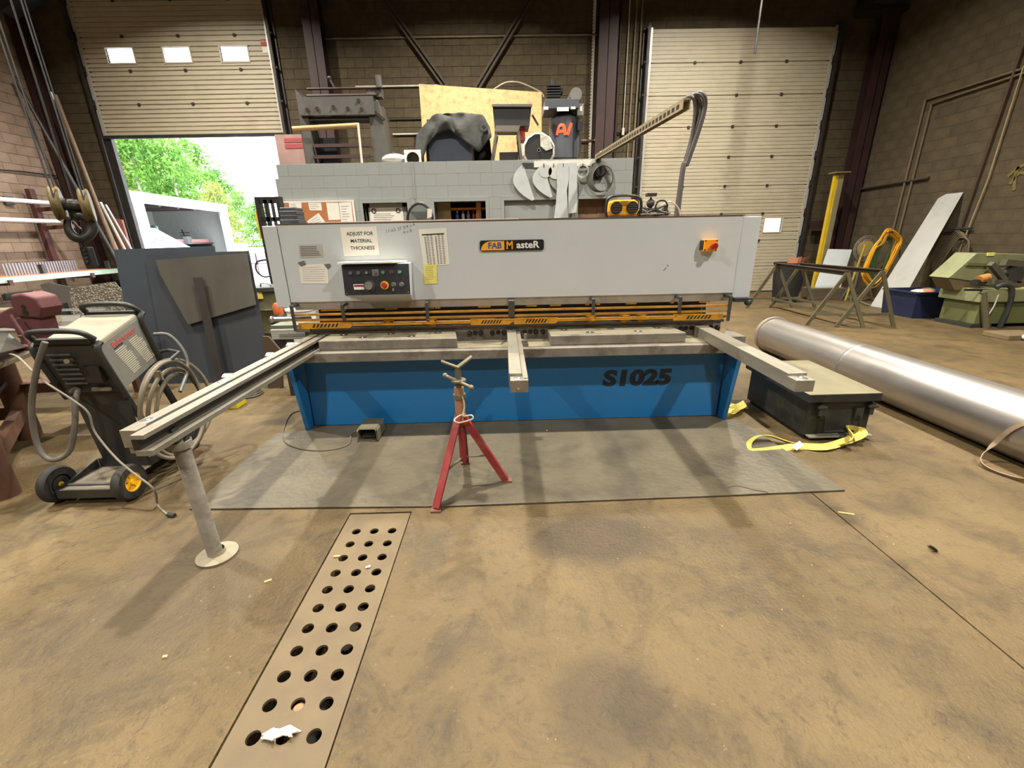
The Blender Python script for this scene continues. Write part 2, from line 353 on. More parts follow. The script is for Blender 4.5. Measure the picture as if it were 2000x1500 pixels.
# steel columns and wall bracing
COLM = BROWN
def column(x0, x1, y0, y1, label):
    m = MB().box(x0, x1, y0, y0+.015, 0, ZC).box(x0, x1, y1-.015, y1, 0, ZC).box((x0+x1)/2-.007, (x0+x1)/2+.007, y0, y1, 0, ZC)
    return tag(m.build('steel_column', COLM), label, 'column', kind='structure')
column(XL+.06, -10.1, 11.28, 11.55, 'red oxide steel column in the corner behind the hook block')
column(-4.2, -3.83, 11.3, 11.585, 'red oxide steel column beside the raised overhead door')
column(2.2, 2.62, 11.3, 11.585, 'red oxide steel column beside the serrated white strip')
column(8.38, 8.72, 11.25, 11.5, 'red oxide steel column behind the yellow post')
tag(MB().box(7.78, 8.38, 11.4, 11.46, 1.55, 1.75).build('steel_strut', BROWN), 'short brown steel strut between door jamb and corner column', 'strut', kind='structure')
BR = M('brace steel', S(66,54,40), .7, 0, .2)
for a, b in ((AY(744,-8,11.5), AY(872,172,11.5)), (AY(1040,-8,11.5), AY(932,172,11.5))):
    m = MB(); dx = Vector((.05, 0, 0)); m.bar(a-dx, b-dx, .045, .05, (0,1,0)).bar(a+dx, b+dx, .045, .05, (0,1,0))
    tag(m.build('wall_brace', BR), 'doubled diagonal steel brace angle across the upper back wall', 'brace', 'diagonal wall braces', 'structure')
WPIPE = M('white conduit', S(196,188,172), .5)
for i, (z, x0, x1, r, mt, lb) in enumerate(((5.75, -3.83, 2.2, .018, M('brown conduit', S(120,106,84), .6), 'thin brown conduit running high across the back wall'), (4.83, -3.3, -1.2, .022, WPIPE, 'white conduit ending behind the plywood sheet'),
        (4.17, -2.6, -1.3, .016, DSTEEL, 'thin dark conduit below the plywood sheet'), (3.86, -2.55, -1.3, .02, WPIPE, 'short white conduit beside the tarp covered machine'))):
    tag(MB().frustum((x0, YB-.03, z), (x1, YB-.03, z), r, n=10).build('wall_conduit', mt), lb, 'conduit')
# vertical run between column and closed door
m = MB(); n = 60
for i in range(n): z = 2.85+i*.065; m.prism([(2.10, YB-.04, z), (2.16, YB-.04, z), (2.16, YB-.04, z+.065), (2.13, YB-.04, z+.065), (2.10, YB-.04, z+.035)], (0, .03, 0))
tag(m.build('serrated_strip', M('white strip', S(214,206,190), .6)), 'white serrated strip standing against the dark steel column', 'strip')
for x, r, mt, lb in ((2.72, .035, BROWN, 'red brown pipe riser next to the wall column'), (2.9, .012, WPIPE, 'thin pale pull cord beside the closed door'), (3.05, .02, M('brown conduit'), 'brown conduit riser beside the closed door track'), (3.18, .02, M('brown conduit'), 'brown conduit riser touching the closed door jamb')):
    tag(MB().frustum((x, YB-.045, 3.9 if r < .015 else 2.4), (x, YB-.045, ZC), r, n=10).build('wall_riser', mt), lb, 'pipe')
sw = thing('pull_switch', 'small pale switch box on the wall beside the closed door', 'switch', (2.9, YB-.06, 3.75)); B(2.87, 2.93, YB-.09, YB-.03, 3.75, 3.9).build('body', WPIPE, sw, bevel=.006)
MB().tube(spline([(2.62, YB-.03, 3.83), (2.8, YB-.05, 3.81), (2.87, YB-.06, 3.82)]), .012).build('cable', RUBBER, sw); MB().tube(spline([(2.93, YB-.06, 3.82), (3.1, YB-.05, 3.84), (3.2, YB-.04, 3.76)]), .012).build('cable', RUBBER, sw)
# suspended rods in front of the closed door
for x, y, lb in ((1490, 0, 'dark steel rod hanging from the roof before the closed door'),):
    a = AY(1492, -60, 9.6); b = AY(1474, 104, 9.6); tag(MB().frustum(b, (b.x, b.y, ZC), .02, n=8).build('hanging_rod', DSTEEL), lb, 'rod')
tag(MB().bar((XL+.3, 11.0, 6.15), (-9.5, 11.2, 6.6), .45, .3).build('steel_bracket', M('blue grey steel', S(44,46,58), .6)), 'dark steel bracket at the top of the corner column', 'bracket', kind='structure')
tag(MB().box(7.9, XR-.02, 11.1, 11.5, 5.95, 6.3).prism([(8.0, 10.6, 6.3), (8.75, 10.6, 6.3), (8.75, 11.3, 5.95), (8.0, 11.3, 5.95)], (0, 0, .5)).build('steel_bracket', M('black steel', S(30,24,22), .7)), 'black steel bracket on top of the corner column by the closed door', 'bracket', kind='structure')
# high bay lamps
LENS = emis('lamp lens', LAMP_COL, 4)
SHADE = M('spun aluminium', S(170,170,168), .35, .6)
for i, (x, y, z) in enumerate(LAMPS):
    t = thing('high_bay_lamp', 'round high bay lamp hanging below the roof deck', 'lamp', (x, y, z), 'high bay lamps')
    MB().lathe([(.05, .42), (.09, .40), (.11, .25), (.24, .02), (.25, 0), (.245, 0), (.1, .24), (.02, .25)], (x, y, z), n=20).build('shade', SHADE, t, smooth=True)
    MB().frustum((x, y, z+.4), (x, y, ZC), .012, n=6).build('rod', DSTEEL, t)
    MB().frustum((x, y, z+.06), (x, y, z+.07), .18, n=16).build('lens', LENS, t)
    l = bpy.data.lights.new('lamp', 'AREA'); l.shape = 'DISK'; l.size = .26; l.energy = LAMP_W; l.color = LAMP_COL; l.spread = math.radians(142)
    lo = bpy.data.objects.new('lamp_light', l); COL.objects.link(lo); lo.parent = t; lo.location = (0, 0, -.01)
# ================================================================ the shear
GREY = M('machine grey paint', S(192,197,200), .42, 0, .03, 2, dirt=S(180,183,183), dscale=1.1, damt=.5)
GREYD = M('scuffed grey edge', S(160,158,150), .5, 0, .1, 6, dirt=S(96,88,76), dscale=5, damt=.6)
BLUE = M('machine blue paint', S(26,104,162), .4, 0, .05, 2, dirt=S(26,84,128), dscale=2, damt=.4)
BED = M('worn cast bed', S(130,124,115), .5, .3, .2, 9, .05, 60, dirt=S(60,50,42), dscale=5, damt=.85)
BEDY = M('dusty bed top', S(122,115,94), .6, .2, .15, 7, dirt=S(77,68,50), dscale=4, damt=.8)
EDGE = M('blade steel', S(112,106,98), .4, .7, .15, 6)
ARM = M('machined arm', S(145,139,125), .42, .5, .12, 4, stretch=(6,1,6), dirt=S(103,91,72), damt=.6)
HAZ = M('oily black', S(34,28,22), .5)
sh = thing('metal_shear', 'long grey and blue metal shear with yellow blade guard', 'machine', (.08, 3.8, 0))
B(-1.64, 1.79, 3.38, 3.40, .02, .64).build('front_panel', BLUE, sh)
for x0, x1 in ((-1.69, -1.655), (1.81, 1.845)):
    MB().prism([(x0, 3.31, .0), (x0, 4.5, .0), (x0, 4.5, 1.0), (x0, 3.95, 1.0), (x0, 3.9, .64), (x0, 3.2, .64)], (x1-x0, 0, 0)).build('side_plate', BLUE, sh)
for x in (-1.5, 1.64): B(x, x+.03, 3.40, 3.9, .03, .62).build('rib', BLUE, sh)
B(-1.69, 1.845, 3.19, 3.64, .62, .695).build('table', BED, sh, bevel=.006)
B(-1.62, 1.76, 3.24, 3.52, .6951, .699).build('table_top', BEDY, sh)
# raised bed plates with countersunk screws
for x0, x1 in ((-1.44, -.375), (.345, 1.4)):
    pl = MB().prism([(x0, 3.25, .699), (x1, 3.25, .699), (x1-.04, 3.52, .699), (x0, 3.52, .699)], (0, 0, .08)).build('bed_plate', BED, sh, bevel=.008)
    MB().prism([(x0+.012, 3.262, .7791), (x1-.012, 3.262, .7791), (x1-.05, 3.51, .7791), (x0+.012, 3.51, .7791)], (0, 0, .0012)).build('plate_top', BEDY, pl)
    for k in range(5):
        xx = x0+.13+k*.19+(0 if k < 5 else 0); yy = 3.45 if k % 2 == 0 else 3.33
        MB().lathe([(.034, 0), (.03, .0015), (.014, .0005), (.012, .0005)], (xx, yy, .7805), n=18).build('countersink', DSTEEL, pl)
        MB().ball((xx, yy, .781), .012, (1,1,.5)).build('screw', CHROME, pl, smooth=True)
# lower blade bed with bolt row
bb = B(-1.66, 1.80, 3.53, 3.66, .695, .80).build('blade_bed', BED, sh, bevel=.003)
B(-1.68, 1.82, 3.522, 3.60, .801, .825).build('lower_blade', EDGE, sh, bevel=.002)
bx = [(-.30, 1), (-.253, 0), (-.205, 1), (-.11, 1), (-.062, 0), (-.015, 1), (.16, 1), (.205, 0), (.25, 1), (.31, 1), (1.47, 1), (1.51, 0), (1.555, 0), (1.72, 0), (1.77, 1)]
for x, k in bx:
    if k: MB().frustum((x, 3.505, .755), (x, 3.531, .755), .021, n=6).ball((x, 3.505, .755), .015, (1,.6,1)).build('bolt', M('oily bolt', S(72,62,54), .4, .6), bb, smooth=True)
    else: MB().frustum((x, 3.526, .755), (x, 3.5305, .755), .019, n=14).build('bolt_hole', HAZ, bb)
# upper beam: cover, side covers, lip
cv = B(-1.712, 1.846, 3.50, 3.56, 1.04, 1.625).build('beam_cover', GREY, sh, bevel=.004)
MB().prism([(-1.70, 3.505, 1.045), (-1.70, 3.53, .975), (-1.70, 3.545, .975), (-1.70, 3.54, 1.045)], (3.54, 0, 0)).build('bottom_lip', GREYD, cv)
B(-1.72, 1.856, 3.495, 4.25, 1.625, 1.632).build('top_plate', M('brown edge paint', S(104,76,62), .6), sh)
for x0, x1, nm in ((-1.835, -1.72, 0), (1.853, 1.99, 1)):
    MB().prism([(x0, 3.515, 1.0), (x1, 3.503, 1.0), (x1, 3.503, 1.618), (x0, 3.515, 1.618)], (0, .9, 0)).build('side_cover', GREY, sh, bevel=.004)
B(-1.55, 1.66, 3.62, 4.2, .86, 1.5).build('cutting_beam', BLACK, sh)
MB().bar((1.86, 3.5, .985), (2.0, 3.5, .985), .06, .03).ball((1.98, 3.49, .965), .03).build('end_bracket', DSTEEL, cv)
MB().frustum((-1.95, 3.62, .89), (-1.63, 3.62, .89), .018, n=10).ball((-1.95, 3.62, .89), .028).build('lever', CHROME, sh, smooth=True)
B(-1.72, -1.6, 3.5, 3.6, .80, .83).build('stop_block', STEEL, sh)
# finger guard: posts, rails, yellow strip with hazard slots, hold-down feet
gd = B(-1.66, 1.80, 3.44, 3.452, .852, .872).build('guard_strip', YELLOW, sh)
for x in (-1.67, -1.275, -.615, .05, .70, 1.39, 1.79):
    w = .025 if abs(x-.05) > .01 else .05
    MB().box(x-w/2, x+w/2, 3.40, 3.412, .905 if -1.6 < x < 1.7 else .83, 1.03).box(x-w/2, x+w/2, 3.412, 3.51, 1.01, 1.03).build('guard_post', M('guard post paint', S(62,58,54), .55), sh, bevel=.003)
for z in (.953, .911): MB().bar((-1.66, 3.42, z), (1.79, 3.42, z), .012, .016).build('guard_rail', M('rail yellow', S(176,128,56), .45, .2, .25, 12), sh)
for x0, x1, s in ((-1.65, -1.23, 1), (-.28, .05, 1), (.07, .42, 1), (1.36, 1.76, 0)):
    seg = MB().prism([(x0, 3.43, .838), (x1-.02, 3.43, .838), (x1, 3.43, .852), (x1, 3.43, .882), (x0, 3.43, .887)], (0, .012, 0)).build('guard_finger', YELLOW, sh)
    n = 7; c0 = x0+(x1-x0)*.25; st = (x1-x0)*.5/n
    for k in range(n): xx = c0+k*st; MB().prism([(xx, 3.4285, .848), (xx+st*.5, 3.4285, .848), (xx+st*.5+.018, 3.4285, .877), (xx+.018, 3.4285, .877)], (0, .002, 0)).build('hazard_slot', HAZ, seg)
for x in (-.95, -.60, .70, .98, 1.12):
    MB().frustum((x, 3.50, .842), (x, 3.50, .880), .042, n=14).frustum((x, 3.52, .82), (x, 3.52, .845), .028, n=12).build('hold_down_foot', YELLOW, sh, smooth=True)
B(-1.5, 1.6, 3.55, 3.6, .86, .885).build('hold_down_bar', M('stained yellow', S(84,54,24), .5, 0, .4, 8, dirt=S(30,22,16), dscale=5, damt=.9), sh)
for x, w in ((-1.5, .2), (-.98, .10), (-.62, .04), (-.57, .04), (-.22, .10), (.17, .09), (.37, .09), (.66, .03), (.75, .03), (.99, .09), (1.36, .03), (1.42, .03), (1.60, .09)):
    B(x, x+w, 3.535, 3.548, .962, .978).build('lip_tab', YELLOW, cv)
# control box
CBX = M('control panel black', S(30,30,36), .4)
cb = MB().add([(-1.225, 3.50, 1.335), (-.72, 3.50, 1.335), (-1.225, 3.385, 1.33), (-.72, 3.385, 1.33), (-1.215, 3.345, 1.10), (-.715, 3.345, 1.10), (-1.10, 3.50, 1.03), (-.74, 3.50, 1.03)], [[0,1,3,2],[2,3,5,4],[4,5,7,6],[0,2,4,6],[1,7,5,3],[0,6,7,1]]).build('control_box', GREY, sh, bevel=.003)
n_ = Vector((0, -.985, .171)); fz = Vector((0, -.171, .985)).normalized(); fo = Vector((-.97, 3.3655, 1.215))
fz = (Vector((0, 3.385, 1.33))-Vector((0, 3.345, 1.10))).normalized(); n_ = Vector((1,0,0)).cross(fz)
def onp(u, v, d=0): return fo + Vector((u, 0, 0)) + fz*v + n_*d
MB().prism([onp(-.255, .115, .001), onp(-.245, -.11, .001), onp(.25, -.11, .001), onp(.25, .115, .001)], n_*.006).build('face_plate', CBX, cb)
def knob(nm, u, v, r, h, mt, n=16, rim=None):
    m = MB(); m.frustum(onp(u, v, .007), onp(u, v, .007+h), r, r*.9, n); o = m.build(nm, mt, cb, smooth=True)
    if rim: MB().frustum(onp(u, v, .0065), onp(u, v, .011), r*1.35, n=n).build('rim', rim, cb)
    return o
GRN = M('green lens', S(60,140,110), .3); RED = M('red plastic', S(150,36,28), .35); YEL = M('yellow plastic', S(226,170,24), .4); GKN = M('grey plastic', S(90,90,96), .4)
for u, mt in ((-.19, GKN), (-.13, GKN), (.055, GRN), (.118, M('maroon lens', S(96,50,60), .3)), (.18, GRN)): knob('push_button', u, .052, .013, .012, mt, rim=DSTEEL)
MB().frustum(onp(-.068, .052, .007), onp(-.068, .052, .022), .011, n=12).bar(onp(-.075, .046, .022), onp(-.06, .058, .022), .006, .008).build('selector_knob', CHROME, cb)
MB().prism([onp(-.026, .028, .007), onp(.022, .028, .007), onp(.02, .077, .007), onp(-.028, .077, .007)], n_*.004).build('selector_plate', CHROME, cb); knob('selector', -.003, .052, .014, .02, GKN)
knob('dial', -.055, -.045, .033, .03, CHROME, 24, DSTEEL)
es = knob('emergency_stop', .06, -.042, .02, .035, RED, 18); MB().frustum(onp(.06, -.042, .0066), onp(.06, -.042, .012), .031, n=22).build('stop_ring', YEL, cb)
for u in (.128, .188): knob('key_switch', u, -.038, .014, .016, GKN, 14, CHROME)
B(-.852, -.838, 3.335, 3.34, 1.13, 1.155).build('key', CHROME, cb)
MB().prism([onp(-.172, -.07, .007), onp(-.092, -.07, .007), onp(-.096, -.03, .007), onp(-.176, -.03, .007)], n_*.003).build('voltage_label', WHITE, cb)
MB().prism([onp(-.17, -.05, .0101), onp(-.098, -.05, .0101), onp(-.1, -.035, .0101), onp(-.172, -.035, .0101)], n_*.0008).build('label_band', M('crimson print', S(120,30,44), .6), cb)
for u, v in ((-.23, -.098), (.235, -.098)): knob('screw', u, v, .005, .003, CHROME, 8)
MB().prism([(-1.24, 3.34, 1.3365), (-.83, 3.34, 1.3365), (-.75, 3.49, 1.3365), (-1.24, 3.49, 1.3365)], (0, 0, .012)).build('paper_stack', WHITE, None)
ps = bpy.data.objects['paper_stack']; tag(ps, 'white sheets of paper lying on top of the control box', 'paper')
# name plate: black rounded plate, orange flag, lettering
lg = MB(); R_ = .015; x0, x1, z0, z1 = -.183, .312, 1.404, 1.482
c_ = [(x1-R_, z1-R_, 0), (x0+R_, z1-R_, 1), (x0+R_, z0+R_, 2), (x1-R_, z0+R_, 3)]
pts = [(cx+R_*math.cos(math.pi/2*(q+k/4)), 3.488, cz+R_*math.sin(math.pi/2*(q+k/4))) for cx, cz, q in c_ for k in range(5)]
lg = lg.prism(pts, (0, .011, 0)).build('name_plate', M('plate black', S(24,22,22), .4), sh)
arc = [(x0+.085-.077*math.cos(a), 3.4865, z0+.005+.066*math.sin(a)) for a in [math.pi/2*k/8 for k in range(9)]]
MB().prism(arc+[(.006, 3.4865, z0+.071), (.006, 3.4865, z0+.005)], (0, .0015, 0)).build('orange_flag', M('plate orange', S(240,166,20), .4), lg)
text('plate_letters', 'FAB', .062, (-.068, 3.4855, 1.442), M('plate blue', S(44,80,160), .4), lg, bold=.0016)
text('plate_letters', 'M', .082, (.047, 3.4850, 1.441), M('plate orange'), lg, bold=.002, sx=.85); text('plate_letters', 'asteR', .07, (.187, 3.4855, 1.443), M('plate white', S(226,224,220), .4), lg, bold=.0018, sx=1.12)
# stop box on the right of the cover
eb = B(1.538, 1.648, 3.44, 3.5, 1.368, 1.46).build('stop_box', M('stop box orange', S(236,150,30), .45), sh, bevel=.006)
MB().frustum((1.608, 3.44, 1.408), (1.608, 3.415, 1.408), .016, n=14).frustum((1.608, 3.415, 1.408), (1.608, 3.395, 1.408), .026, .022, 16).build('stop_button', RED, eb, smooth=True)
for x, z in ((1.55, 1.448), (1.636, 1.448), (1.55, 1.38), (1.636, 1.38)): MB().frustum((x, 3.44, z), (x, 3.437, z), .006, n=8).build('screw', DSTEEL, eb)
B(1.533, 1.54, 3.445, 3.5, 1.38, 1.45).build('stop_box_side', BLACK, eb)
# lettering on the blue panel
text('model_lettering', 'S1025', .18, (1.082, 3.3795, .37), M('stencil black', S(20,30,40), .6), sh, bold=.010, shear=.08, ext=.0005, sx=1.28)
# scribbles in marker on the cover
text('marker_note', '11-63', .035, (-.86, 3.4995, 1.567), M('marker', S(110,112,112), .7), cv, ay=(0,0,1), ax=(1,0,.15), ext=.0003); text('marker_note', '37 3/4 x 4\n4 x 8', .034, (-.735, 3.4995, 1.575), M('marker'), cv, ax=(1,0,.25), ay=(-.2,0,1), ext=.0003)
for a, b in (((1.29, 1.272), (1.30, 1.26)), ((1.272, 1.235), (1.285, 1.25)), ((1.265, 1.225), (1.272, 1.235))): MB().bar((a[0], 3.4995, a[1]), (b[0], 3.4995, b[1]), .006, .001, (0,1,0)).build('scratch', M('scratch', S(96,92,88), .7), cv)

# front support arms
# left squaring arm: beam, T-slot rail, scale, rollers, floor post
la = B(-1.60, -1.53, 1.64, 3.52, .70, .78).build('squaring_arm', ARM, sh, bevel=.003)
B(-1.525, -1.47, 1.60, 3.50, .755, .775).build('slot_rail', ARM, la, bevel=.002); B(-1.53, -1.505, 1.605, 3.49, .70, .755).build('slot_web', HAZ, la); B(-1.525, -1.455, 1.60, 3.48, .68, .705).build('slot_rail', ARM, la, bevel=.002)
B(-1.60, -1.50, 1.66, 1.76, .665, .70).build('end_block', ARM, la)
for y in (1.75, 2.28, 2.75, 3.2): MB().lathe([(.03, 0), (.026, .0015), (.013, .0008), (0.001, .0008)], (-1.565, y, .7805), n=16).ball((-1.565, y, .7815), .01, (1,1,.4)).build('arm_screw', CHROME, la, smooth=True)
for y in (2.42, 2.9, 3.2): MB().frustum((-1.645, y, .755), (-1.60, y, .755), .028, n=12).frustum((-1.66, y, .755), (-1.6, y, .755), .012, n=8).build('ball_roller', CHROME, la, smooth=True)
B(-1.535, -1.528, 1.7, 3.5, .781, .7815).build('scale', DSTEEL, la)
WP = M('peeling white post', S(140,133,122), .7, 0, .15, 10, .2, 30, dirt=S(76,66,56), dscale=9, damt=.8)
MB().frustum((-1.50, 1.80, .685), (-1.495, 1.81, .01), .034, n=14).frustum((-1.50, 1.80, .62), (-1.50, 1.80, .655), .048, n=14).build('floor_post', WP, la, smooth=True)
MB().lathe([(0.001, 0), (.092, 0), (.094, .012), (.04, .018), (.036, .04)], (-1.49, 1.815, 0), n=24).build('post_foot', M('dusty foot plate', S(134,124,104), .7, 0, .1, 10, dirt=S(96,86,62)), la, smooth=True)
MB().frustum((-1.545, 1.80, .66), (-1.46, 1.80, .66), .015, n=8).bar((-1.51, 1.79, .72), (-1.51, 1.79, .62), .03, .04, (0,1,0)).build('post_clamp', DSTEEL, la)
# centre arm
ca = B(.012, .085, 2.30, 3.5, .70, .78).build('support_arm', ARM, sh, bevel=.003); B(.087, .118, 2.25, 3.5, .70, .768).build('arm_side_bar', ARM, ca, bevel=.002)
eb2 = B(.018, .118, 2.225, 2.30, .69, .762).build('arm_end_block', ARM, ca, bevel=.003); MB().lathe([(.032, 0), (.028, .0015), (.013, .0005), (.001, .0005)], (.068, 2.26, .7625), n=18).ball((.068, 2.26, .764), .011, (1,1,.5)).build('arm_screw', CHROME, ca, smooth=True)
MB().frustum((.063, 2.226, .715), (.063, 2.218, .715), .008, n=10).build('end_screw', CHROME, ca)
MB().bar((.115, 3.1, .77), (.16, 3.1, .77), .05, .03).frustum((.145, 3.1, .77), (.145, 3.1, .83), .012, n=8).box(.125, .165, 3.07, 3.13, .74, .765).build('flip_stop', STEEL, ca)
MB().bar((-.3, 3.40, .701), (-.04, 3.32, .701), .012, .003).bar((-.04, 3.32, .701), (.0, 3.45, .701), .012, .003).build('table_scale', CHROME, sh)
# right arm
ra = MB().prism([(1.515, 2.18, .70), (1.62, 2.18, .70), (1.67, 3.50, .70), (1.565, 3.50, .70)], (0, 0, .08)).build('support_arm', ARM, sh, bevel=.003)
B(1.512, 1.612, 2.10, 2.18, .70, .765).build('arm_end_block', ARM, ra, bevel=.003); MB().lathe([(.032, 0), (.028, .0015), (.013, .0005), (.001, .0005)], (1.562, 2.14, .7655), n=18).ball((1.562, 2.14, .767), .011, (1,1,.5)).build('arm_screw', CHROME, ra, smooth=True)
MB().prism([(1.66, 3.2, .697), (1.84, 3.2, .697), (1.84, 3.5, .697)], (0, 0, .05)).build('arm_gusset', BED, ra)

# notices taped to the cover
TAPE = M('silver tape', S(120,122,122), .4, .3)
def notice(label, quad, mat=WHITE, Y=3.4985, t=.0012, cat='notice', name='paper_notice', group=None):
    P = [AY(*q, Y) for q in quad]; o = MB().prism(P, (0, -t, 0)).build(name, mat); tag(o, label, cat, group)
    return o, P
def lines(o, P, rows, Y, mat=INK, margin=.12, h=.35, top=.15, bot=.1, jit=.3, cols=((0, 1),)):
    """rows of fine print as raised strips inside quad P (TL, TR, BR, BL)"""
    m = MB()
    for r in range(rows):
        v = top+(1-top-bot)*(r+.5)/rows; dv = (1-top-bot)/rows*h/2
        for c0, c1 in cols:
            u0 = margin+(1-2*margin)*c0; u1 = margin+(1-2*margin)*(c1-(c1-c0)*jit*random.random())
            q = []
            for u, w in ((u0, v-dv), (u1, v-dv), (u1, v+dv), (u0, v+dv)):
                a = P[0].lerp(P[1], u); b = P[3].lerp(P[2], u); p = a.lerp(b, w); p.y = Y; q.append(p)
            m.prism(q, (0, -.0004, 0))
    return m.build('print', mat, o)
o, P = notice('white notice reading ADJUST FOR MATERIAL THICKNESS above the control box', ((664,444),(735,442),(742,498),(672,501)))
for k, s in enumerate(('ADJUST FOR', 'MATERIAL', 'THICKNESS')): text('print', s, .036, (-1.095+.004*k, 3.4968, 1.549-.052*k), INK, o, ext=.0003, bold=.0006)
o, P = notice('white sheet with a printed gauge chart taped on the grey cover', ((817,448),(872,445),(878,517),(827,520)))
lines(o, P, 18, 3.4968, M('grey print', S(120,116,112), .8), .1, .45, .16, .03, 0, ((.2,.3),(.36,.46),(.7,.8),(.86,.96))); lines(o, P, 18, 3.4967, INK, .1, .5, .2, .02, 0, ((.1,.16),(.58,.64))); lines(o, P, 1, 3.4967, INK, .1, .8, .13, .83, 0)
o, P = notice('yellow sticky note below the gauge chart', ((827,517),(853,516),(854,554),(829,555)), M('yellow note', S(226,216,120), .8), 3.4965)
lines(o, P, 8, 3.4951, M('pencil', S(160,150,96), .8), .12, .25, .08, .2)
o, P = notice('grey printed instruction label riveted on the left of the cover', ((583,478),(629,477),(631,502),(586,504)), M('silver label', S(186,184,178), .5, .2))
lines(o, P, 6, 3.4968, M('grey print'), .06, .55, .1, .1, .25)
o, P = notice('handwritten white paper held by silver tape left of the control box', ((584,517),(640,515),(642,554),(588,554)))
lines(o, P, 7, 3.4968, M('pencil grey', S(176,172,166), .8), .1, .2, .1, .1)
for q in (((581,513),(594,509),(598,517),(588,521)), ((632,516),(645,515),(646,521),(640,526))): MB().prism([AY(*p, 3.4968) for p in q], (0, -.001, 0)).build('tape', TAPE, o)
# ================================================================ floor things in front
RUST = M('rusty steel plate', S(94,78,52), .6, .1, .16, 5, .1, 50, dirt=S(76,54,36), dscale=2.2, damt=.55)
# drain cover plate with 33 real holes
xs = [-.84, -.743, -.646]; ys = [.953+.1021*i for i in range(11)]; m = MB(); r = .0235; n = 16
xe = [-.924, -.7915, -.6945, -.578]; ye = [.62]+[(a+b)/2 for a, b in zip(ys, ys[1:])]+[2.13]
ye[0] = ys[0]-.051; ye[-1] = ys[-1]+.051; bot = -.012
def ringpts(cx, cy, z): return [(cx+r*math.cos(2*math.pi*k/n), cy+r*math.sin(2*math.pi*k/n), z) for k in range(n)]
for i, cx in enumerate(xs):
    for j, cy in enumerate(ys):
        a0, a1, b0, b1 = xe[i], xe[i+1], ye[j], ye[j+1]; sq = []
        for k in range(n):
            c, s = math.cos(2*math.pi*k/n), math.sin(2*math.pi*k/n); q = max(abs(c), abs(s)); u, v = c/q, s/q
            sq.append((cx+u*((a1-cx) if u > 0 else (cx-a0)), cy+v*((b1-cy) if v > 0 else (cy-b0)), -.001))
        tp = ringpts(cx, cy, -.001); lo = ringpts(cx, cy, bot)
        m.add(sq+tp+lo, [[k, (k+1) % n, n+(k+1) % n, n+k] for k in range(n)] + [[n+k, n+(k+1) % n, 2*n+(k+1) % n, 2*n+k] for k in range(n)])
m.add([(xe[0],-1.2,-.001),(xe[3],-1.2,-.001),(xe[3],ye[0],-.001),(xe[0],ye[0],-.001)], [[0,1,2,3]]); m.add([(xe[0],ye[-1],-.001),(xe[3],ye[-1],-.001),(xe[3],2.13,-.001),(xe[0],2.13,-.001)], [[0,1,2,3]])
e = [(xe[0],-1.2), (xe[3],-1.2), (xe[3],2.13), (xe[0],2.13)]
m.add([(x, y, -.001) for x, y in e]+[(x, y, bot) for x, y in e], [[k, (k+1) % 4, 4+(k+1) % 4, 4+k] for k in range(4)])
tag(m.build('drain_cover', RUST), 'perforated rusty steel drain cover set in the floor', 'drain cover')
tag(MB().ball((-.742, 1.05, -.022), .0232, (1,1,.5)).build('dirt_plug', M('brown mud', S(150,112,84), .9, 0, .2, 30)), 'clod of brown dirt plugging one drain hole', 'dirt')
m = MB(); 
for k in range(9):
    a = random.random()*6.28; c = Vector((-.755+random.uniform(-.03,.03), .955+random.uniform(-.01,.012), .008)); d = Vector((math.cos(a), math.sin(a)*.5, random.uniform(0,.4)))*.035
    m.prism([c-d, c+Vector((.005,-.012,.004)), c+d, c+Vector((-.004,.013,.006))], (0, 0, .005))
tag(m.build('crumpled_tissue', WHITE), 'crumpled white tissue lying on the drain cover', 'tissue')
m = MB(); m.ball((-.69, 1.70, .004), .008, (1,1,.5)).ball((-.70, 1.695, .004), .006, (1,1,.6)); tag(m.build('paper_scrap', WHITE), 'tiny white paper scrap beside a drain hole', 'scrap')
WOODC = M('wood splinter', S(200,176,120), .8)
for i, (x, y, l, a, lb) in enumerate(((658, 1088, .03, .1, 'small brass bit beside the third row of drain holes'), (524, 1136, .03, .5, 'small brown peg on the floor left of the drain cover'), (1652, 1004, .075, -.35, 'pale wood splinter beyond the mat corner'), (1068, 775+70, .012, .3, 'white speck of paper on the mat by the pipe stand'), (323, 1284, .015, .2, 'pale flat chip on the bare floor left of the drain'))):
    p = G(x, y); d = Vector((math.cos(a), math.sin(a), 0))*l/2; zz = .016 if i == 3 else .0
    tag(MB().bar(p-d+Vector((0,0,.004+zz)), p+d+Vector((0,0,.004+zz)), .009, .007).build('floor_scrap', WOODC), lb, 'scrap')
m = MB(); c = G(1830, 1075)
for k in range(5):
    a = 1.9+k*.5; d = Vector((math.cos(a)*.045, math.sin(a)*.03, 0)); m.prism([c+Vector((0,0,.002)), c+d*.6+Vector((.012,0,.002)), c+d+Vector((0,0,.01+.004*k)), c+d*.5+Vector((-.014,.004,.012))], (0, 0, .003))
tag(m.build('torn_plastic', BLACK), 'torn scrap of shiny black plastic on the floor', 'scrap')
# sheet laid on the floor
MATM = M('dusty grey sheet', S(84,76,60), .5, 0, .22, 2.6, .3, 24, dirt=S(54,49,40), dscale=1.9, damt=.85, spec=.5)
e = [(-1.905,2.214),(-1.2,2.196),(-.38,2.172),(.4,2.185),(1.2,2.20),(2.037,2.223)]
bk = [(1.96,3.16),(1.90,3.295),(1.807,3.295),(1.807,3.7),(-1.652,3.7),(-1.652,3.295),(-1.72,3.295),(-1.915,3.25)]
tag(MB().prism([(x, y, .001) for x, y in e+bk], (0, 0, .012)).build('floor_sheet', MATM, bevel=.003), 'thin grey sheet laid on the floor before the shear', 'floor sheet')
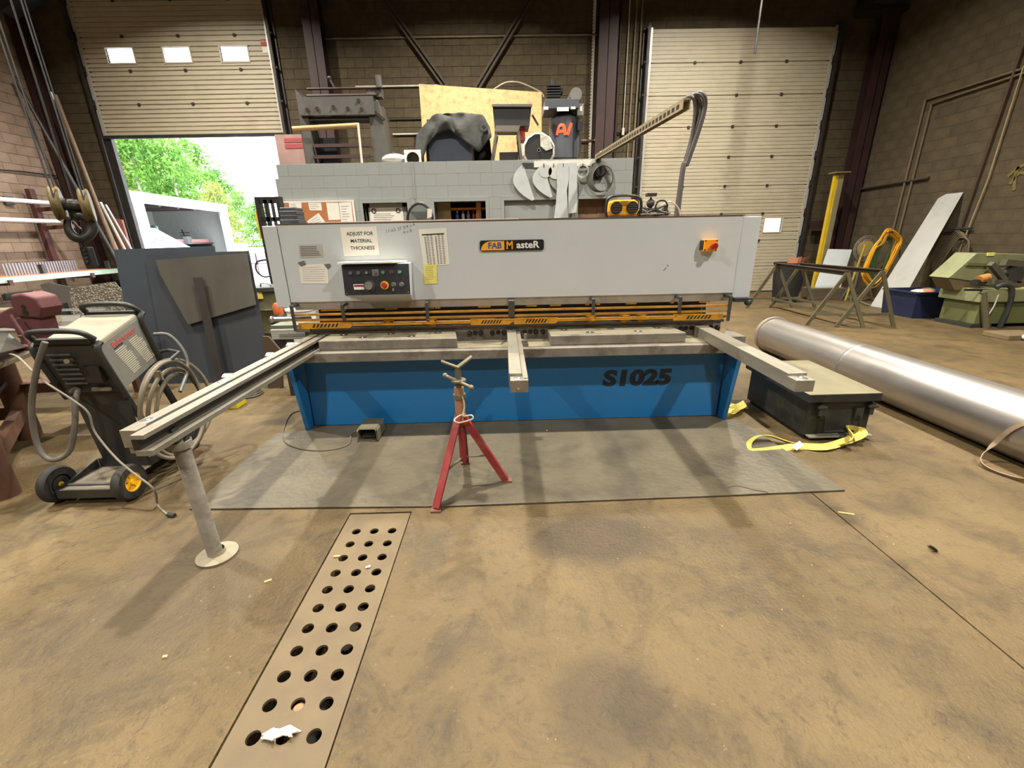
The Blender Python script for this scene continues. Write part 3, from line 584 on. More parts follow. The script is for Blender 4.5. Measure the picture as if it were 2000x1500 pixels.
# frayed strands along its edge, and the wire lying on it
wr_ = [G(1422, 952, .014), G(1440, 949, .014), G(1470, 956, .014), G(1500, 962, .014)]
tag(MB().tube(spline(wr_), .004, 6).build('wire_offcut', M('rusty wire', S(84,62,46), .8)), 'rusty wire offcut lying on the mat edge', 'wire')

# red pipe stand
SRED = M('chipped red paint', S(128,36,38), .55, 0, .15, 8, dirt=S(104,76,60), dscale=9, damt=.9)
SGR = M('worn stand steel', S(112,104,84), .55, .4, .15, 10, dirt=S(140,90,66), damt=.5)
cx, cy = -.285, 2.41
st = thing('pipe_stand', 'red folding pipe stand with a V shaped head', 'stand', (cx, cy, .013))
for fx, fy, ang in ((-.43, 2.141, 0), (-.012, 2.423, 0), (-.30, 2.671, 0)):
    z0 = .013 if fy > 2.19 else 0.0; f = Vector((fx, fy, z0+.02)); tp = Vector((cx+(fx-cx)*.08, cy+(fy-cy)*.08, .49)); h = (f-tp); h.z = 0; h.normalize()
    lg_ = MB().bar(tp, f, .045, .012, h).bar(tp+h.cross(Vector((0,0,1)))*.02-h*.015, f+h.cross(Vector((0,0,1)))*.02-h*.015, .006, .04, h).build('leg', SRED, st)
    MB().box(fx-.03, fx+.03, fy-.022, fy+.022, z0, z0+.012).build('foot', M('worn foot', S(112,72,60), .6), lg_)
    b_ = Vector((cx, cy, .16)); q = tp.lerp(f, .62); 
    MB().bar(q, Vector((cx, cy, .205)), .016, .006).build('brace', M('stand brace', S(96,90,76), .6), st)
MB().frustum((cx, cy, .18), (cx, cy, .50), .022, n=14).build('inner_tube', SRED, st, smooth=True)
MB().frustum((cx, cy, .45), (cx, cy, .665), .030, n=14).build('outer_tube', M('faded red tube', S(150,112,84), .6, 0, .15, 10, dirt=S(160,60,50), dscale=4, damt=.8), st, smooth=True)
MB().frustum((cx, cy, .60), (cx, cy, .625), .038, n=14).build('collar', SGR, st)
MB().lathe([(.02, .0), (.045, .004), (.045, .014), (.02, .02)], (cx, cy, .70), n=18).build('height_nut', SGR, st)
MB().frustum((cx, cy, .62), (cx, cy, .795), .018, n=12).build('screw_post', SGR, st, smooth=True)
MB().frustum((cx-.075, cy+.01, .735), (cx+.075, cy-.06, .685), .011, n=10).ball((cx-.078, cy+.012, .737), .016).ball((cx+.078, cy-.062, .683), .017).build('nut_handle', SGR, st, smooth=True)
MB().bar((cx, cy, .79), (cx-.092, cy-.01, .832), .035, .008, (0,0,1)).bar((cx, cy, .79), (cx+.085, cy+.02, .848), .05, .008, (0,0,1)).build('v_head', SGR, st)
lp = spline([(cx+.02, cy-.03, .62), (cx+.03, cy-.035, .56), (cx+.02, cy-.05, .505), (cx+.07, cy-.06, .51), (cx+.075, cy-.07, .49), (cx+.0, cy-.085, .475), (cx-.03, cy-.075, .485), (cx-.01, cy-.055, .50), (cx+.03, cy-.045, .515)])
MB().tube(lp, .0045, 6).build('pin_wire', M('pale pin wire', S(206,190,160), .4, .4), st, smooth=True)

# foot pedal and its cable
PED = M('pedal grey', S(104,98,80), .6, 0, .1, 8)
fp = thing('foot_pedal', 'hooded grey foot pedal on the mat below the blue panel', 'foot pedal', (-1.09, 3.14, .013))
x0, x1, y0, y1 = -1.175, -1.015, 3.05, 3.26
MB().prism([(x0, y0, .013), (x0, y0, .105), (x0+.012, y0+.02, .125), (x1-.012, y0+.02, .125), (x1, y0, .105), (x1, y0, .013), (x1-.01, y0, .013), (x1-.01, y0, .10), (x1-.02, y0+.01, .113), (x0+.02, y0+.01, .113), (x0+.01, y0, .10), (x0+.01, y0, .013)], (0, .2, -.012)).build('hood', PED, fp)
B(x0, x1, y0, y1, .013, .02).build('base', PED, fp); B(x0, x1, y1-.01, y1, .013, .12).build('back_plate', PED, fp)
MB().prism([(x0+.03, y0+.03, .035), (x1-.03, y0+.03, .035), (x1-.03, y1-.02, .07), (x0+.03, y1-.02, .07)], (0, 0, .012)).build('treadle', DSTEEL, fp)
cbl = [(-1.10, 3.27, .02), G(690, 845, .018), G(680, 868, .018), G(640, 879, .018), G(590, 877, .018), G(556, 862, .018), G(555, 835, .006), G(575, 805, .006), (-1.72, 3.75, .006)]
MB().tube(spline(cbl), .006, 6).build('cable', M('pedal cable', S(86,80,66), .7), fp, smooth=True)

# black steel box with lid, drop handle
BXM = M('box black', S(34,34,33), .5, 0, .3, 5, dirt=S(84,84,76), dscale=7, damt=.45)
LID = M('dusty lid', S(115,108,84), .6, .1, .12, 4, dirt=S(92,85,64), damt=.5)
kb = thing('tool_box', 'black steel tool chest with a dusty lid beside the shear', 'chest', (2.5, 3.3, 0))
MB().prism([(2.24, 2.93, .03), (2.72, 2.93, .03), (2.76, 3.72, .03), (2.24, 3.72, .03)], (0, 0, .30)).build('body', BXM, kb, bevel=.006)
MB().prism([(2.195, 2.885, .315), (2.735, 2.885, .315), (2.785, 3.77, .315), (2.21, 3.77, .315)], (0, 0, .06)).build('lid', BXM, kb, bevel=.004)
MB().prism([(2.197, 2.887, .3752), (2.733, 2.887, .3752), (2.783, 3.768, .3752), (2.212, 3.768, .3752)], (0, 0, .002)).build('lid_top', LID, kb)
for x in (2.30, 2.70): B(x-.035, x+.035, 2.95, 3.7, 0, .03).build('skid', BXM, kb)
h = MB().tube([(2.36, 2.925, .2), (2.36, 2.89, .19), (2.36, 2.885, .08), (2.62, 2.885, .08), (2.62, 2.89, .19), (2.62, 2.925, .2)], .009, 8).build('handle', BXM, kb); B(2.33, 2.39, 2.91, 2.93, .17, .25).build('hinge_strap', DSTEEL, kb); B(2.59, 2.65, 2.91, 2.93, .17, .25).build('hinge_strap', DSTEEL, kb)
B(2.26, 2.74, 2.88, 2.93, .03, .04).build('front_sill', M('scuffed sill', S(120,118,104), .6), kb)
for x in (2.285, 2.665): MB().frustum((x, 2.90, .268), (x+.07, 2.90, .268), .012, n=8).box(x+.02, x+.05, 2.9, 2.93, .2, .29).build('latch', DSTEEL, kb)
# yellow slings
SLING = M('yellow webbing', S(196,178,84), .85, 0, .12, 14, .2, 90, dirt=S(120,112,60), dscale=9, damt=.7)
pts = [(1683,842,.10),(1655,838,.085),(1668,858,.09),(1640,868,.02),(1600,870,.015),(1550,866,.02),(1505,852,.05),(1480,852,.05),(1462,866,.02),(1466,882,.006),(1510,879,.01),(1558,872,.012),(1610,873,.03),(1650,862,.03),(1684,848,.085),(1680,835,.10)]
sl = thing('lifting_sling', 'yellow lifting sling looped on the floor by the black chest', 'sling', G(1570, 875))
MB().tube(spline([G(x, y, z) for x, y, z in pts], 6), 0, flat=(.006, .055)).build('webbing', SLING, sl, smooth=True)
MB().prism([G(1545, 872, .03), G(1562, 862, .045), G(1570, 870, .04), G(1556, 880, .02)], (0, 0, .003)).build('care_tag', WHITE, sl)
pts = [(1418,808,.01),(1430,800,.06),(1448,792,.09),(1455,788,.06),(1448,800,.02),(1428,812,.02),(1420,806,.05),(1436,790,.08)]
tag(MB().tube(spline([G(x, y, z) for x, y, z in pts], 6), 0, flat=(.006, .06)).build('lifting_sling', SLING, smooth=True), 'bundled yellow sling stuffed between shear leg and black chest', 'sling')

# stainless pipe
PIPE = M('brushed stainless', S(176,170,164), .34, .85, .1, 3, stretch=(9,.5,9), dirt=S(150,140,130), dscale=1.6, damt=.4)
pp = thing('steel_pipe', 'long brushed stainless pipe lying on the floor', 'pipe', (3.506, 3, 0))
MB().lathe([(.212, 0), (.22, 0), (.22, 6.9), (.212, 6.9), (.212, 0)], (3.506, 5.5, .22), (0,-1,0), 64).build('pipe_body', PIPE, pp, smooth=True)
MB().lathe([(.214, -.012), (.234, -.012), (.236, .0), (.236, .03), (.221, .034), (.221, 0), (.214, -.012)], (3.506, 5.5, .225), (0,-1,0), 64).build('end_flange', M('flange steel', S(176,164,150), .4, .6), pp, smooth=True)
MB().lathe([(.2205, 0), (.2225, .01), (.2225, .03), (.2205, .04)], (3.506, 4.06, .22), (0,-1,0), 64).build('weld_seam', M('weld bead', S(150,144,136), .4, .7, .3, 20), pp, smooth=True)
# worn straps round the pipe
STR = M('worn strap', S(132,112,90), .85, 0, .15, 14, .2, 80, dirt=S(80,66,54), dscale=8, damt=.5)
def on_pipe(a, y, r=.228): return (3.506+r*math.cos(a), y, .22+r*math.sin(a))
p_ = [on_pipe(a, 2.15+.35*k/7) for k, a in enumerate([.3, .7, 1.1, 1.5, 1.9, 2.3, 2.7, 3.05])] + [(3.26, 2.54, .12), (3.16, 2.50, .04), (3.13, 2.42, .012), (3.17, 2.3, .012), (3.22, 2.2, .05), (3.235, 2.1, .12), on_pipe(3.2, 2.06), on_pipe(2.8, 2.05), on_pipe(2.4, 2.05), on_pipe(1.9, 2.05), on_pipe(1.3, 2.06), on_pipe(.6, 2.08)]
sp = spline(p_, 6, True)
def strap(pts, w, t):
    """closed flat strap lying against the pipe: wide across its run, thin outwards"""
    m = MB(); n = len(pts); V = []
    for i in range(n):
        d = (pts[(i+1) % n]-pts[i-1]).normalized(); o = pts[i]-Vector((3.506, pts[i].y, .22)); o = (o-d*o.dot(d)).normalized(); s = d.cross(o)
        V += [pts[i]+s*w/2, pts[i]+s*w/2+o*t, pts[i]-s*w/2+o*t, pts[i]-s*w/2]
    return m.add(V, [[i*4+k, i*4+(k+1) % 4, ((i+1) % n)*4+(k+1) % 4, ((i+1) % n)*4+k] for i in range(n) for k in range(4)])
tag(strap(sp, .03, .005).build('pipe_strap', STR, smooth=True), 'worn brown strap looped loosely round the stainless pipe', 'strap')

# scattered crumbs on the floor: too small and many to pick apart
m = MB(); rc_ = random.Random(9)
for k in range(34):
    p = G(rc_.uniform(250, 1900), rc_.uniform(1010, 1480)); r_ = rc_.uniform(.0015, .004)
    if -.95 < p.x < -.55: continue
    m.add([p+Vector((r_,0,0)), p+Vector((-r_*.6,r_,0)), p+Vector((-r_*.5,-r_,0)), p+Vector((0,0,r_))], [[0,1,3],[1,2,3],[2,0,3]])
tag(m.build('floor_crumbs', WOODC), 'tiny pale crumbs scattered over the bare floor', 'crumbs', kind='stuff')
# ================================================================ left side
# steel sheets leaning on an A-frame rack
SHB = M('blue grey sheet steel', S(70,76,84), .42, .45, .16, 1.6, stretch=(1,1,.5), dirt=S(56,60,66), dscale=1.1, damt=.7)
SHC = M('mill scale sheet', S(66,70,76), .45, .4, .14, 1.4, stretch=(1.5,1,.3), dirt=S(86,80,70), dscale=1.0, damt=.5)
SHD = M('brown grey sheet', S(84,80,73), .45, .3, .18, 1.6, stretch=(2,1,.4), dirt=S(62,58,53), dscale=1.2, damt=.6)
def lean_sheet(name, label, pts, yb, yt, t, mat):
    """sheet on its edge: points (x, height) on a plane leaning back from yb at the floor to yt at 1.5 m"""
    f = lambda x, z: (x, yb+(yt-yb)*z/1.5, z); o = MB().prism([f(x, z) for x, z in pts], (0, t, 0)).build(name, mat); return tag(o, label, 'metal sheet', 'steel sheets on the A-frame')
lean_sheet('steel_sheet', 'tall dark blue grey steel sheet at the back of the leaning stack', [(-4.2, 0), (-3.1, 0), (-3.12, 1.475), (-4.2, 1.46)], 4.735, 4.935, .004, SHB)
lean_sheet('steel_sheet', 'wide mill scale steel sheet leaning behind the brown one', [(-3.85, 0), (-2.66, 0), (-2.74, 1.42), (-3.85, 1.40)], 4.70, 4.90, .004, SHC)
lean_sheet('steel_sheet', 'brown grey steel sheet with a slanted lower edge, front of the stack', [(-3.49, .66), (-2.72, .86), (-2.745, 1.40), (-3.72, 1.345), (-3.70, 1.2)], 4.665, 4.865, .004, SHD)
lean_sheet('flat_bar', 'dark narrow flat bar leaning on the steel sheets', [(-3.25, 0), (-3.165, 0), (-3.235, 1.16), (-3.335, 1.16)], 4.63, 4.83, .006, M('flat bar', S(58,54,52), .5, .4))
fr = thing('sheet_rack', 'dark steel A-frame rack propping the leaning sheets', 'rack', (-3.4, 5.1, 0))
for x in (-3.98, -3.0):
    MB().bar((x, 4.80, .03), (x, 4.99, 1.4), .05, .05, (0,1,0)).build('front_post', DSTEEL, fr); MB().bar((x, 5.35, .0), (x, 5.0, 1.4), .05, .05, (0,1,0)).build('rear_post', DSTEEL, fr); B(x-.03, x+.03, 4.72, 5.38, 0, .04).build('foot_rail', DSTEEL, fr)
MB().bar((-4.0, 5.0, 1.38), (-2.98, 5.0, 1.38), .05, .05).build('top_rail', DSTEEL, fr)

# welding machine on a two wheel cart
DUST = M('dusty machine grey', S(130,125,107), .55, 0, .1, 7, dirt=S(143,130,97), dscale=3, damt=.7)
SIDE = M('welder side panel', S(113,111,104), .5, 0, .1, 8, dirt=S(132,123,99), dscale=4, damt=.5)
CART = M('cart black', S(38,38,36), .5, 0, .2, 6, dirt=S(70,64,52), damt=.4)
wd = thing('welding_machine', 'grey welding machine with black handles on a wheeled cart', 'welder', (-2.58, 2.7, 0))
xa, xb = -2.745, -2.40
F = lambda x, y, z: Vector((x, y, z))
sd = [(2.50, .965), (2.845, 1.082), (2.90, .745), (2.575, .64)]   # side outline (y, z)
body = MB().prism([(xa, y, z) for y, z in sd], (xb-xa, 0, 0)).build('body', DUST, wd, bevel=.02, seg=3)
MB().prism([(xb+.001, y, z) for y, z in ((2.515, .94), (2.835, 1.045), (2.885, .75), (2.585, .65))], (.004, 0, 0)).build('side_panel', SIDE, body)
u = (F(0, 2.845, 1.082)-F(0, 2.50, .965)).normalized(); v = (F(0, 2.50, .965)-F(0, 2.575, .64)).normalized()
WR = M('red print', S(190,60,60), .6)
pc = F(xb+.006, 2.69, .955); text('side_lettering', 'Fabricator', .05, pc, WR, body, ax=u, ay=Vector((0,-u.z,u.y)), ext=.0005, bold=.0)
DN = Vector((0, u.z, -u.y)); m = MB()
for c in range(2):
    for k in range(15):
        s = F(xb+.0055, 2.60, .885)+u*(c*.125)+DN*(.0125*k)+u*(.002*k); l = .095*(.7+.3*random.random()); m.add([s, s+u*l, s+u*l+DN*.005, s+DN*.005], [[0,1,2,3]])
m.build('spec_print', M('faint print', S(190,184,160), .7), body); s = F(xb+.0058, 2.60, .905); MB().add([s, s+u*.075, s+u*.075+DN*.009, s+DN*.009], [[0,1,2,3]]).build('spec_bar', INK, body)
# black moulded front and rear frames
for y0, z0, y1, z1, nm in ((2.49, .985, 2.575, .60, 'front_frame'), (2.85, 1.10, 2.915, .73, 'rear_frame')):
    for x in (xa-.012, xb+.012): MB().tube(spline([(x, y0+.03, z0-.02), (x, y0, z0-.06), (x, (y0+y1)/2-.012, (z0+z1)/2), (x, y1, z1)]), .018, 8).build(nm, CART, body, smooth=True)
for y, z, nm in ((2.475, .985, 0), (2.845, 1.085, 1)):
    hp = [(xa+.0, y+.03, z), (xa+.02, y-.012, z+.045), (xa+.09, y-.02, z+.06), (xb-.09, y-.02, z+.06), (xb-.02, y-.012, z+.045), (xb, y+.03, z)]
    MB().tube(spline(hp, 6), .016, 10).build('handle', CART, body, smooth=True); B(xa+.01, xb-.01, y+.005, y+.05, z-.022, z+.01).build('handle_base', CART, body, bevel=.006)
MB().prism([(xa+.01, 2.485, .95), (xb-.01, 2.485, .95), (xb-.01, 2.56, .64), (xa+.01, 2.56, .64)], (0, .012, 0)).build('front_panel', CART, body)
for k in range(7):
    z = .90-.032*k; y = 2.4965+.0076*k*1.02; MB().bar((xa+.05, y-.006, z), (xa+.19, y-.006, z), .006, .012).build('louvre', M('louvre grey', S(64,62,58), .6), body)
B(xb-.13, xb-.03, 2.50, 2.53, .72, .82).build('socket_recess', HAZ, body); MB().frustum((xb-.17, 2.50, .86), (xb-.15, 2.45, .87), .014, n=10).build('control_knob', SGR, body); MB().frustum((xa+.1, 2.54, .665), (xa+.1, 2.49, .66), .022, n=12).build('hose_socket', DSTEEL, body); B(xb-.15, xb-.04, 2.535, 2.55, .655, .675).build('name_strip', DUST, body)
# cart
MB().prism([(xa+.02, 2.575, .64), (xb+.01, 2.575, .64), (xb-.005, 2.60, .10), (xa+.05, 2.60, .10)], (0, .012, 0)).build('cart_panel', CART, wd)
B(xa+.01, xb+.005, 2.60, 3.12, .10, .115).build('cart_base', CART, wd); MB().box(xb-.02, xb+.005, 2.60, 3.12, .115, .16).box(xa+.01, xa+.035, 2.60, 3.12, .115, .16).build('side_rails', CART, wd)
for x in (xa+.02, xb-.015): MB().bar((x, 3.05, .11), (x, 2.85, .74), .03, .03, (0,1,0)).build('rear_strut', CART, wd)
B(xa-.0, xb+.0, 2.31, 2.60, .095, .10).build('bottle_tray', M('tray dust', S(104,94,78), .7), wd); B(xa, xb, 2.30, 2.31, .05, .105).build('tray_lip', CART, wd); MB().prism([(xa, 2.31, .10), (xa, 2.60, .10), (xa, 2.60, .16)], (.008, 0, 0)).build('tray_side', CART, wd)
MB().frustum((xa-.06, 2.37, .1), (xb+.04, 2.37, .1), .012, n=8).build('axle', DSTEEL, wd)
for x in (xa-.075, xb+.02):
    w = MB().lathe([(.06, .0), (.103, .0), (.112, .012), (.112, .042), (.103, .054), (.06, .054), (.06, 0)], (x, 2.37, .112), (1,0,0), 28).build('wheel', RUBBER, wd, smooth=True)
    if x < -2.6: MB().frustum((x+.046, 2.37, .112), (x+.050, 2.37, .112), .062, n=24).build('inner_disc', CART, w)
    hm = MB().lathe([(.061, .0), (.061, .05), (.052, .05), (.050, .044), (.052, 0), (.061, 0)], (x, 2.37, .112), (1,0,0), 28)
    hub = hm.build('rim', YEL, w, smooth=True); MB().frustum((x+.004, 2.37, .112), (x+.052, 2.37, .112), .016, n=12).build('hub', YEL, w)
    for k in range(6):
        a = k*math.pi/3+.3; c, s_ = math.cos(a), math.sin(a)
        MB().prism([(x+.03, 2.37+c*.012-s_*.008, .112+s_*.012+c*.008), (x+.03, 2.37+c*.055-s_*.020, .112+s_*.055+c*.020), (x+.03, 2.37+c*.055+s_*.020, .112+s_*.055-c*.020), (x+.03, 2.37+c*.012+s_*.008, .112+s_*.012-c*.008)], (.012, 0, 0)).build('spoke', YEL, w)
for x in (xa+.06, xb-.05): MB().lathe([(.001, .0), (.035, 0), (.04, .008), (.04, .022), (.035, .03), (.001, .03)], (x, 3.06, .04), (1,0,0), 18).box(x, x+.03, 3.03, 3.09, .06, .10).build('caster', CART, wd, smooth=True)
# hoses and leads
hs = spline([AY(88, 668, 2.42), AY(72, 720, 2.40), AY(62, 790, 2.38), AY(68, 850, 2.36), AY(84, 888, 2.34), AY(108, 898, 2.34), AY(136, 880, 2.37), AY(146, 830, 2.40), AY(147, 785, 2.44), AY(152, 762, 2.49), (xa+.1, 2.50, .66)])
MB().tube(hs, .015, 10).build('welding_hose', HOSE, wd, smooth=True)
cbl = spline([AY(14, 692, 2.9), AY(35, 697, 2.75), AY(80, 740, 2.40), AY(140, 780, 2.36), AY(172, 806, 2.36), AY(186, 845, 2.36), AY(225, 893, 2.33), AY(262, 925, 2.29), AY(300, 955, 2.25), G(308, 985, .01), G(325, 1003, .01), G(333, 1005, .012)])
o = MB().tube(cbl, .006, 8).build('ground_lead', M('thin grey lead', S(120,112,100), .6), wd, smooth=True); p = G(335, 1005, .012); MB().frustum(p-Vector((.02,0,0)), p+Vector((.025,-.01,0)), .013, n=8).build('plug', RUBBER, o)
XC = -2.2; m = MB()
for k, (cx_, cy_, rx, ry, ph) in enumerate(((335, 800, 62, 95, .1), (342, 805, 55, 85, .5), (350, 808, 48, 78, .9), (338, 790, 70, 88, 1.4))):
    pts = []
    for i in range(22):
        a = 2*math.pi*i/22; X = XC-.03*k+.04*math.sin(a*2+ph); pts.append(AX(cx_+rx*math.cos(a)*(1+.08*math.sin(a+ph)), cy_+ry*math.sin(a), X))
    m.tube(spline(pts, 3, True), .0125, 8, True)
m.build('torch_cable', M('tan cable', S(106,97,80), .65, 0, .12, 10), wd, smooth=True)
MB().tube(spline([AX(300, 653, -2.42), AX(330, 655, -2.35), AX(358, 685, -2.28), AX(366, 720, -2.25), AX(352, 765, -2.22)]), .012, 8).build('power_lead', M('dark grey lead', S(92,92,90), .5), wd, smooth=True)
MB().tube([AX(308, 688, -2.42), AX(330, 684, -2.30), AX(350, 688, -2.2), AX(330, 705, -2.2)], .012, 8).build('cable_hook', CART, wd); MB().bar(AX(305, 725, -2.2), AX(312, 742, -2.2), .012, .05, (1,0,0)).build('cable_tie', M('tan cable'), wd)

# steel work table with vise
RST = M('rusty brown steel', S(92,62,46), .65, .2, .2, 4, .1, 40, dirt=S(58,40,32), damt=.6)
tb = thing('work_table', 'heavy rusty steel work table on round legs', 'table', (-3.9, 3.0, 0))
q = [(-3.12, 2.25), (-3.60, 3.42), (-5.0, 3.2), (-4.7, 2.1)]
MB().prism([(x, y, .745) for x, y in q], (0, 0, .03)).build('table_top', M('table plate', S(112,100,82), .5, .4, .15, 4, dirt=S(84,70,54)), tb, bevel=.004)
for x, y, r in ((-3.22, 2.43, .075), (-3.98, 3.33, .075), (-4.6, 2.25, .075), (-4.9, 3.1, .075)): MB().frustum((x, y, 0), (x, y, .745), r, n=20).build('leg', RST, tb, smooth=True)
for a, b in (((-3.22, 2.43), (-3.98, 3.33)), ((-3.98, 3.33), (-4.9, 3.1)), ((-3.22, 2.43), (-4.6, 2.25))):
    MB().bar((*a, .23), (*b, .23), .06, .1).build('stretcher', RST, tb)
    MB().bar((*a, .50), (*b, .50), .012, .03).build('shelf_bar', BLACK, tb)
MB().prism([(-3.98, 3.33, .38), (-3.3, 3.4, .38), (-3.3, 3.6, .38), (-3.98, 3.6, .38)], (0, 0, .08)).build('shelf_beam', RST, tb)
# bright offcut on the table
tag(MB().prism([AY(0, 655, 2.95)+Vector((-.35,-.15,0)), AY(0, 640, 3.3)+Vector((-.3,0,0)), AY(18, 652, 3.25), AY(50, 680, 3.15)+Vector((0,0,.005)), AY(0, 690, 2.75)], (0, 0, .004)).build('sheet_offcut', M('offcut steel', S(96,96,90), .35, .6)), 'bent steel offcut with a shiny edge resting on the table', 'offcut')
MAR = M('maroon cast iron', S(92,50,52), .6, .1, .15, 6, .15, 40, dirt=S(78,52,46), dscale=4, damt=.6)
vz = G(82, 676, .775); vx, vy = vz.x, vz.y
vi = thing('bench_vise', 'large maroon cast iron bench vise', 'vise', (vx, vy, .777))
def V(x, y, z): return (vx+x, vy+y, .777+z)
MB().lathe([(.001, 0), (.15, 0), (.15, .03), (.10, .04), (.095, .075), (.11, .10), (.001, .11)], V(0, 0, 0), n=24).build('swivel_base', MAR, vi, smooth=True)
MB().prism([V(-.09, -.06, .10), V(.11, -.06, .10), V(.12, -.06, .22), V(.02, -.06, .24), V(-.10, -.06, .22)], (0, .13, 0)).build('body', MAR, vi, bevel=.01)
MB().prism([V(-.28, -.05, .17), V(-.02, -.05, .13), V(.0, -.05, .24), V(-.06, -.05, .31), V(-.14, -.05, .28), V(-.26, -.05, .22)], (0, .12, 0)).build('sliding_jaw', MAR, vi, bevel=.012)
MB().prism([V(-.03, -.08, .24), V(.15, -.08, .22), V(.19, -.08, .30), V(.17, -.08, .38), V(.08, -.08, .41), V(-.01, -.08, .40), V(-.03, -.08, .34)], (0, .17, 0)).build('fixed_jaw', MAR, vi, bevel=.02, seg=3)
MB().box(*[c for p in zip(V(-.035, -.09, .36), V(-.02, .10, .41)) for c in p]).box(*[c for p in zip(V(-.055, -.09, .36), V(-.04, .10, .405)) for c in p]).build('jaw_plate', DSTEEL, vi)
for dz in (.31, .27): MB().frustum(V(.06, -.083, dz), V(.06, -.079, dz), .016 if dz > .3 else .022, n=10).build('jaw_hole', HAZ, vi)
MB().frustum(V(-.28, 0, .17), V(-.40, 0, .16), .02, n=10).frustum(V(-.38, -.03, .05), V(-.38, .02, .28), .01, n=8).ball(V(-.38, -.03, .05), .02).build('screw_handle', DSTEEL, vi, smooth=True)
MB().frustum(V(-.02, -.11, .26), V(.07, -.13, -.0), .011, n=8).build('lock_bar', MAR, vi)
# pipes, trays and plates beyond the table
tag(MB().frustum((-5.6, 3.95, .93), (-4.15, 4.05, .95), .04, n=14).frustum((-5.6, 3.95, .845), (-4.15, 4.05, .865), .04, n=14).build('grey_tubes', M('grey tube', S(128,118,98), .5, .2)), 'pair of dusty grey tubes lying behind the vise', 'tube')
tk = thing('side_bench', 'low steel bench holding tubes behind the vise', 'bench', (-4.6, 4.2, 0)); B(-5.8, -3.9, 3.85, 4.5, .78, .805).build('top', STEEL, tk)
for x in (-5.7, -4.0):
    for y in (3.9, 4.42): B(x, x+.05, y, y+.05, 0, .78).build('leg', RST, tk)
MB().box(-4.75, -3.92, 4.05, 4.45, .805, .84).build('aluminium_pan', CHROME, None); tag(bpy.data.objects['aluminium_pan'], 'shiny shallow metal pan on the low bench', 'pan')
MB().tube([(-4.6, 4.4, .842), (-4.6, 4.4, .90), (-4.0, 4.4, .90), (-4.0, 4.4, .842)], .012).build('pan_rail', CHROME, bpy.data.objects['aluminium_pan'])
def diamond():
    m, t, b = new_mat('diamond plate'); L = t.links; tc = t.nodes.new('ShaderNodeTexCoord'); vo = t.nodes.new('ShaderNodeTexVoronoi'); vo.inputs['Scale'].default_value = 44
    mp = t.nodes.new('ShaderNodeMapping'); mp.inputs['Rotation'].default_value = (0, .78, 0); L.new(tc.outputs['Object'], mp.inputs['Vector']); L.new(mp.outputs[0], vo.inputs['Vector'])
    bp = t.nodes.new('ShaderNodeBump'); bp.inputs['Distance'].default_value = .01; bp.invert = True; L.new(vo.outputs['Distance'], bp.inputs['Height']); L.new(bp.outputs[0], b.inputs['Normal'])
    rp = t.nodes.new('ShaderNodeMapRange'); rp.inputs[1].default_value = .1; rp.inputs[2].default_value = .6; L.new(vo.outputs['Distance'], rp.inputs[0])
    mx = t.nodes.new('ShaderNodeMix'); mx.data_type = 'RGBA'; L.new(rp.outputs[0], mx.inputs['Factor']); mx.inputs['A'].default_value = (*S(200,196,184), 1); mx.inputs['B'].default_value = (*S(132,126,112), 1); L.new(mx.outputs['Result'], b.inputs['Base Color'])
    b.inputs['Metallic'].default_value = .6; b.inputs['Roughness'].default_value = .42; return m
Yd = 5.5; P = [AY(134, 562, Yd), AY(224, 550, Yd), AY(262, 600, Yd), AY(238, 640, Yd), AY(150, 650, Yd)]
dr = thing('offcut_rack', 'low steel rack under the diamond plate', 'rack', (-5.2, 5.75, 0)); zz = min(p.z for p in P)
for x in (-5.75, -4.75): B(x, x+.05, 5.56, 6.0, 0, zz+.35).build('post', DSTEEL, dr)
B(-5.85, -4.5, 5.46, 6.0, zz-.05, zz-.002).build('shelf', DSTEEL, dr)
tag(MB().prism(P, (0, .006, 0)).build('diamond_plate', diamond()), 'aluminium diamond tread plate standing on the offcut rack', 'plate')
P = [AY(78, 556, 5.75), AY(96, 552, 5.75), AY(136, 560, 5.75), AY(162, 640, 5.75), AY(120, 648, 5.75)]
tag(MB().prism(P, (0, .01, 0)).build('steel_gusset', M('grey plate', S(96,92,86), .5, .3)), 'grey triangular steel gusset plate standing behind the diamond plate', 'plate')

# cantilever pipe rack along the left wall
RK = M('rack brown', S(84,48,44), .6, 0, .15, 5); WTB = M('white tube', S(224,220,216), .4, .2, .05)
rk = thing('pipe_rack', 'brown cantilever rack with a mint green beam along the left wall', 'rack', (XL+.5, 9.4, 0))
for y in (10.35, 8.6):
    B(XL+.12, XL+.22, y, y+.12, 0, 2.7).build('upright', RK, rk)
    for z in (2.28, 1.9): MB().bar((XL+.2, y+.06, z), (XL+.85, y+.06, z+.03), .07, .08).build('arm', RK, rk)
    MB().bar((XL+.2, y+.06, .86), (XL+.95, y+.06, .86), .07, .1).build('arm', RK, rk)
B(XL+.85, XL+.91, 7.6, 11.25, .86, .96).build('mint_beam', M('mint paint', S(176,206,186), .5, 0, .08), rk); B(XL+.3, XL+.84, 7.6, 11.2, .92, .965).build('deck_board', M('orange shelf edge', S(206,152,116), .6), rk)
for y in (9.35, 8.4, 10.9): B(XL+.84, XL+.92, y, y+.06, .98, 1.16).build('stop_pin', DSTEEL, rk)
for z, r, lb in ((2.41, .045, 'bright white tube on the upper rack arm'), (2.03, .045, 'bright white tube on the middle rack arm')):
    tag(MB().frustum((XL+.55, 7.4, z), (XL+.55, 10.42, z), r, n=14).build('long_tube', WTB, smooth=True), lb, 'tube')
m = MB()
for k in range(26): y = 9.0+k*.06; m.box(XL+.5, XL+.52, y, y+.03, .966, 1.2)
tag(m.build('steel_grating', M('grating', S(150,146,152), .5, .3)), 'low pale steel grating standing on the rack deck', 'grating')
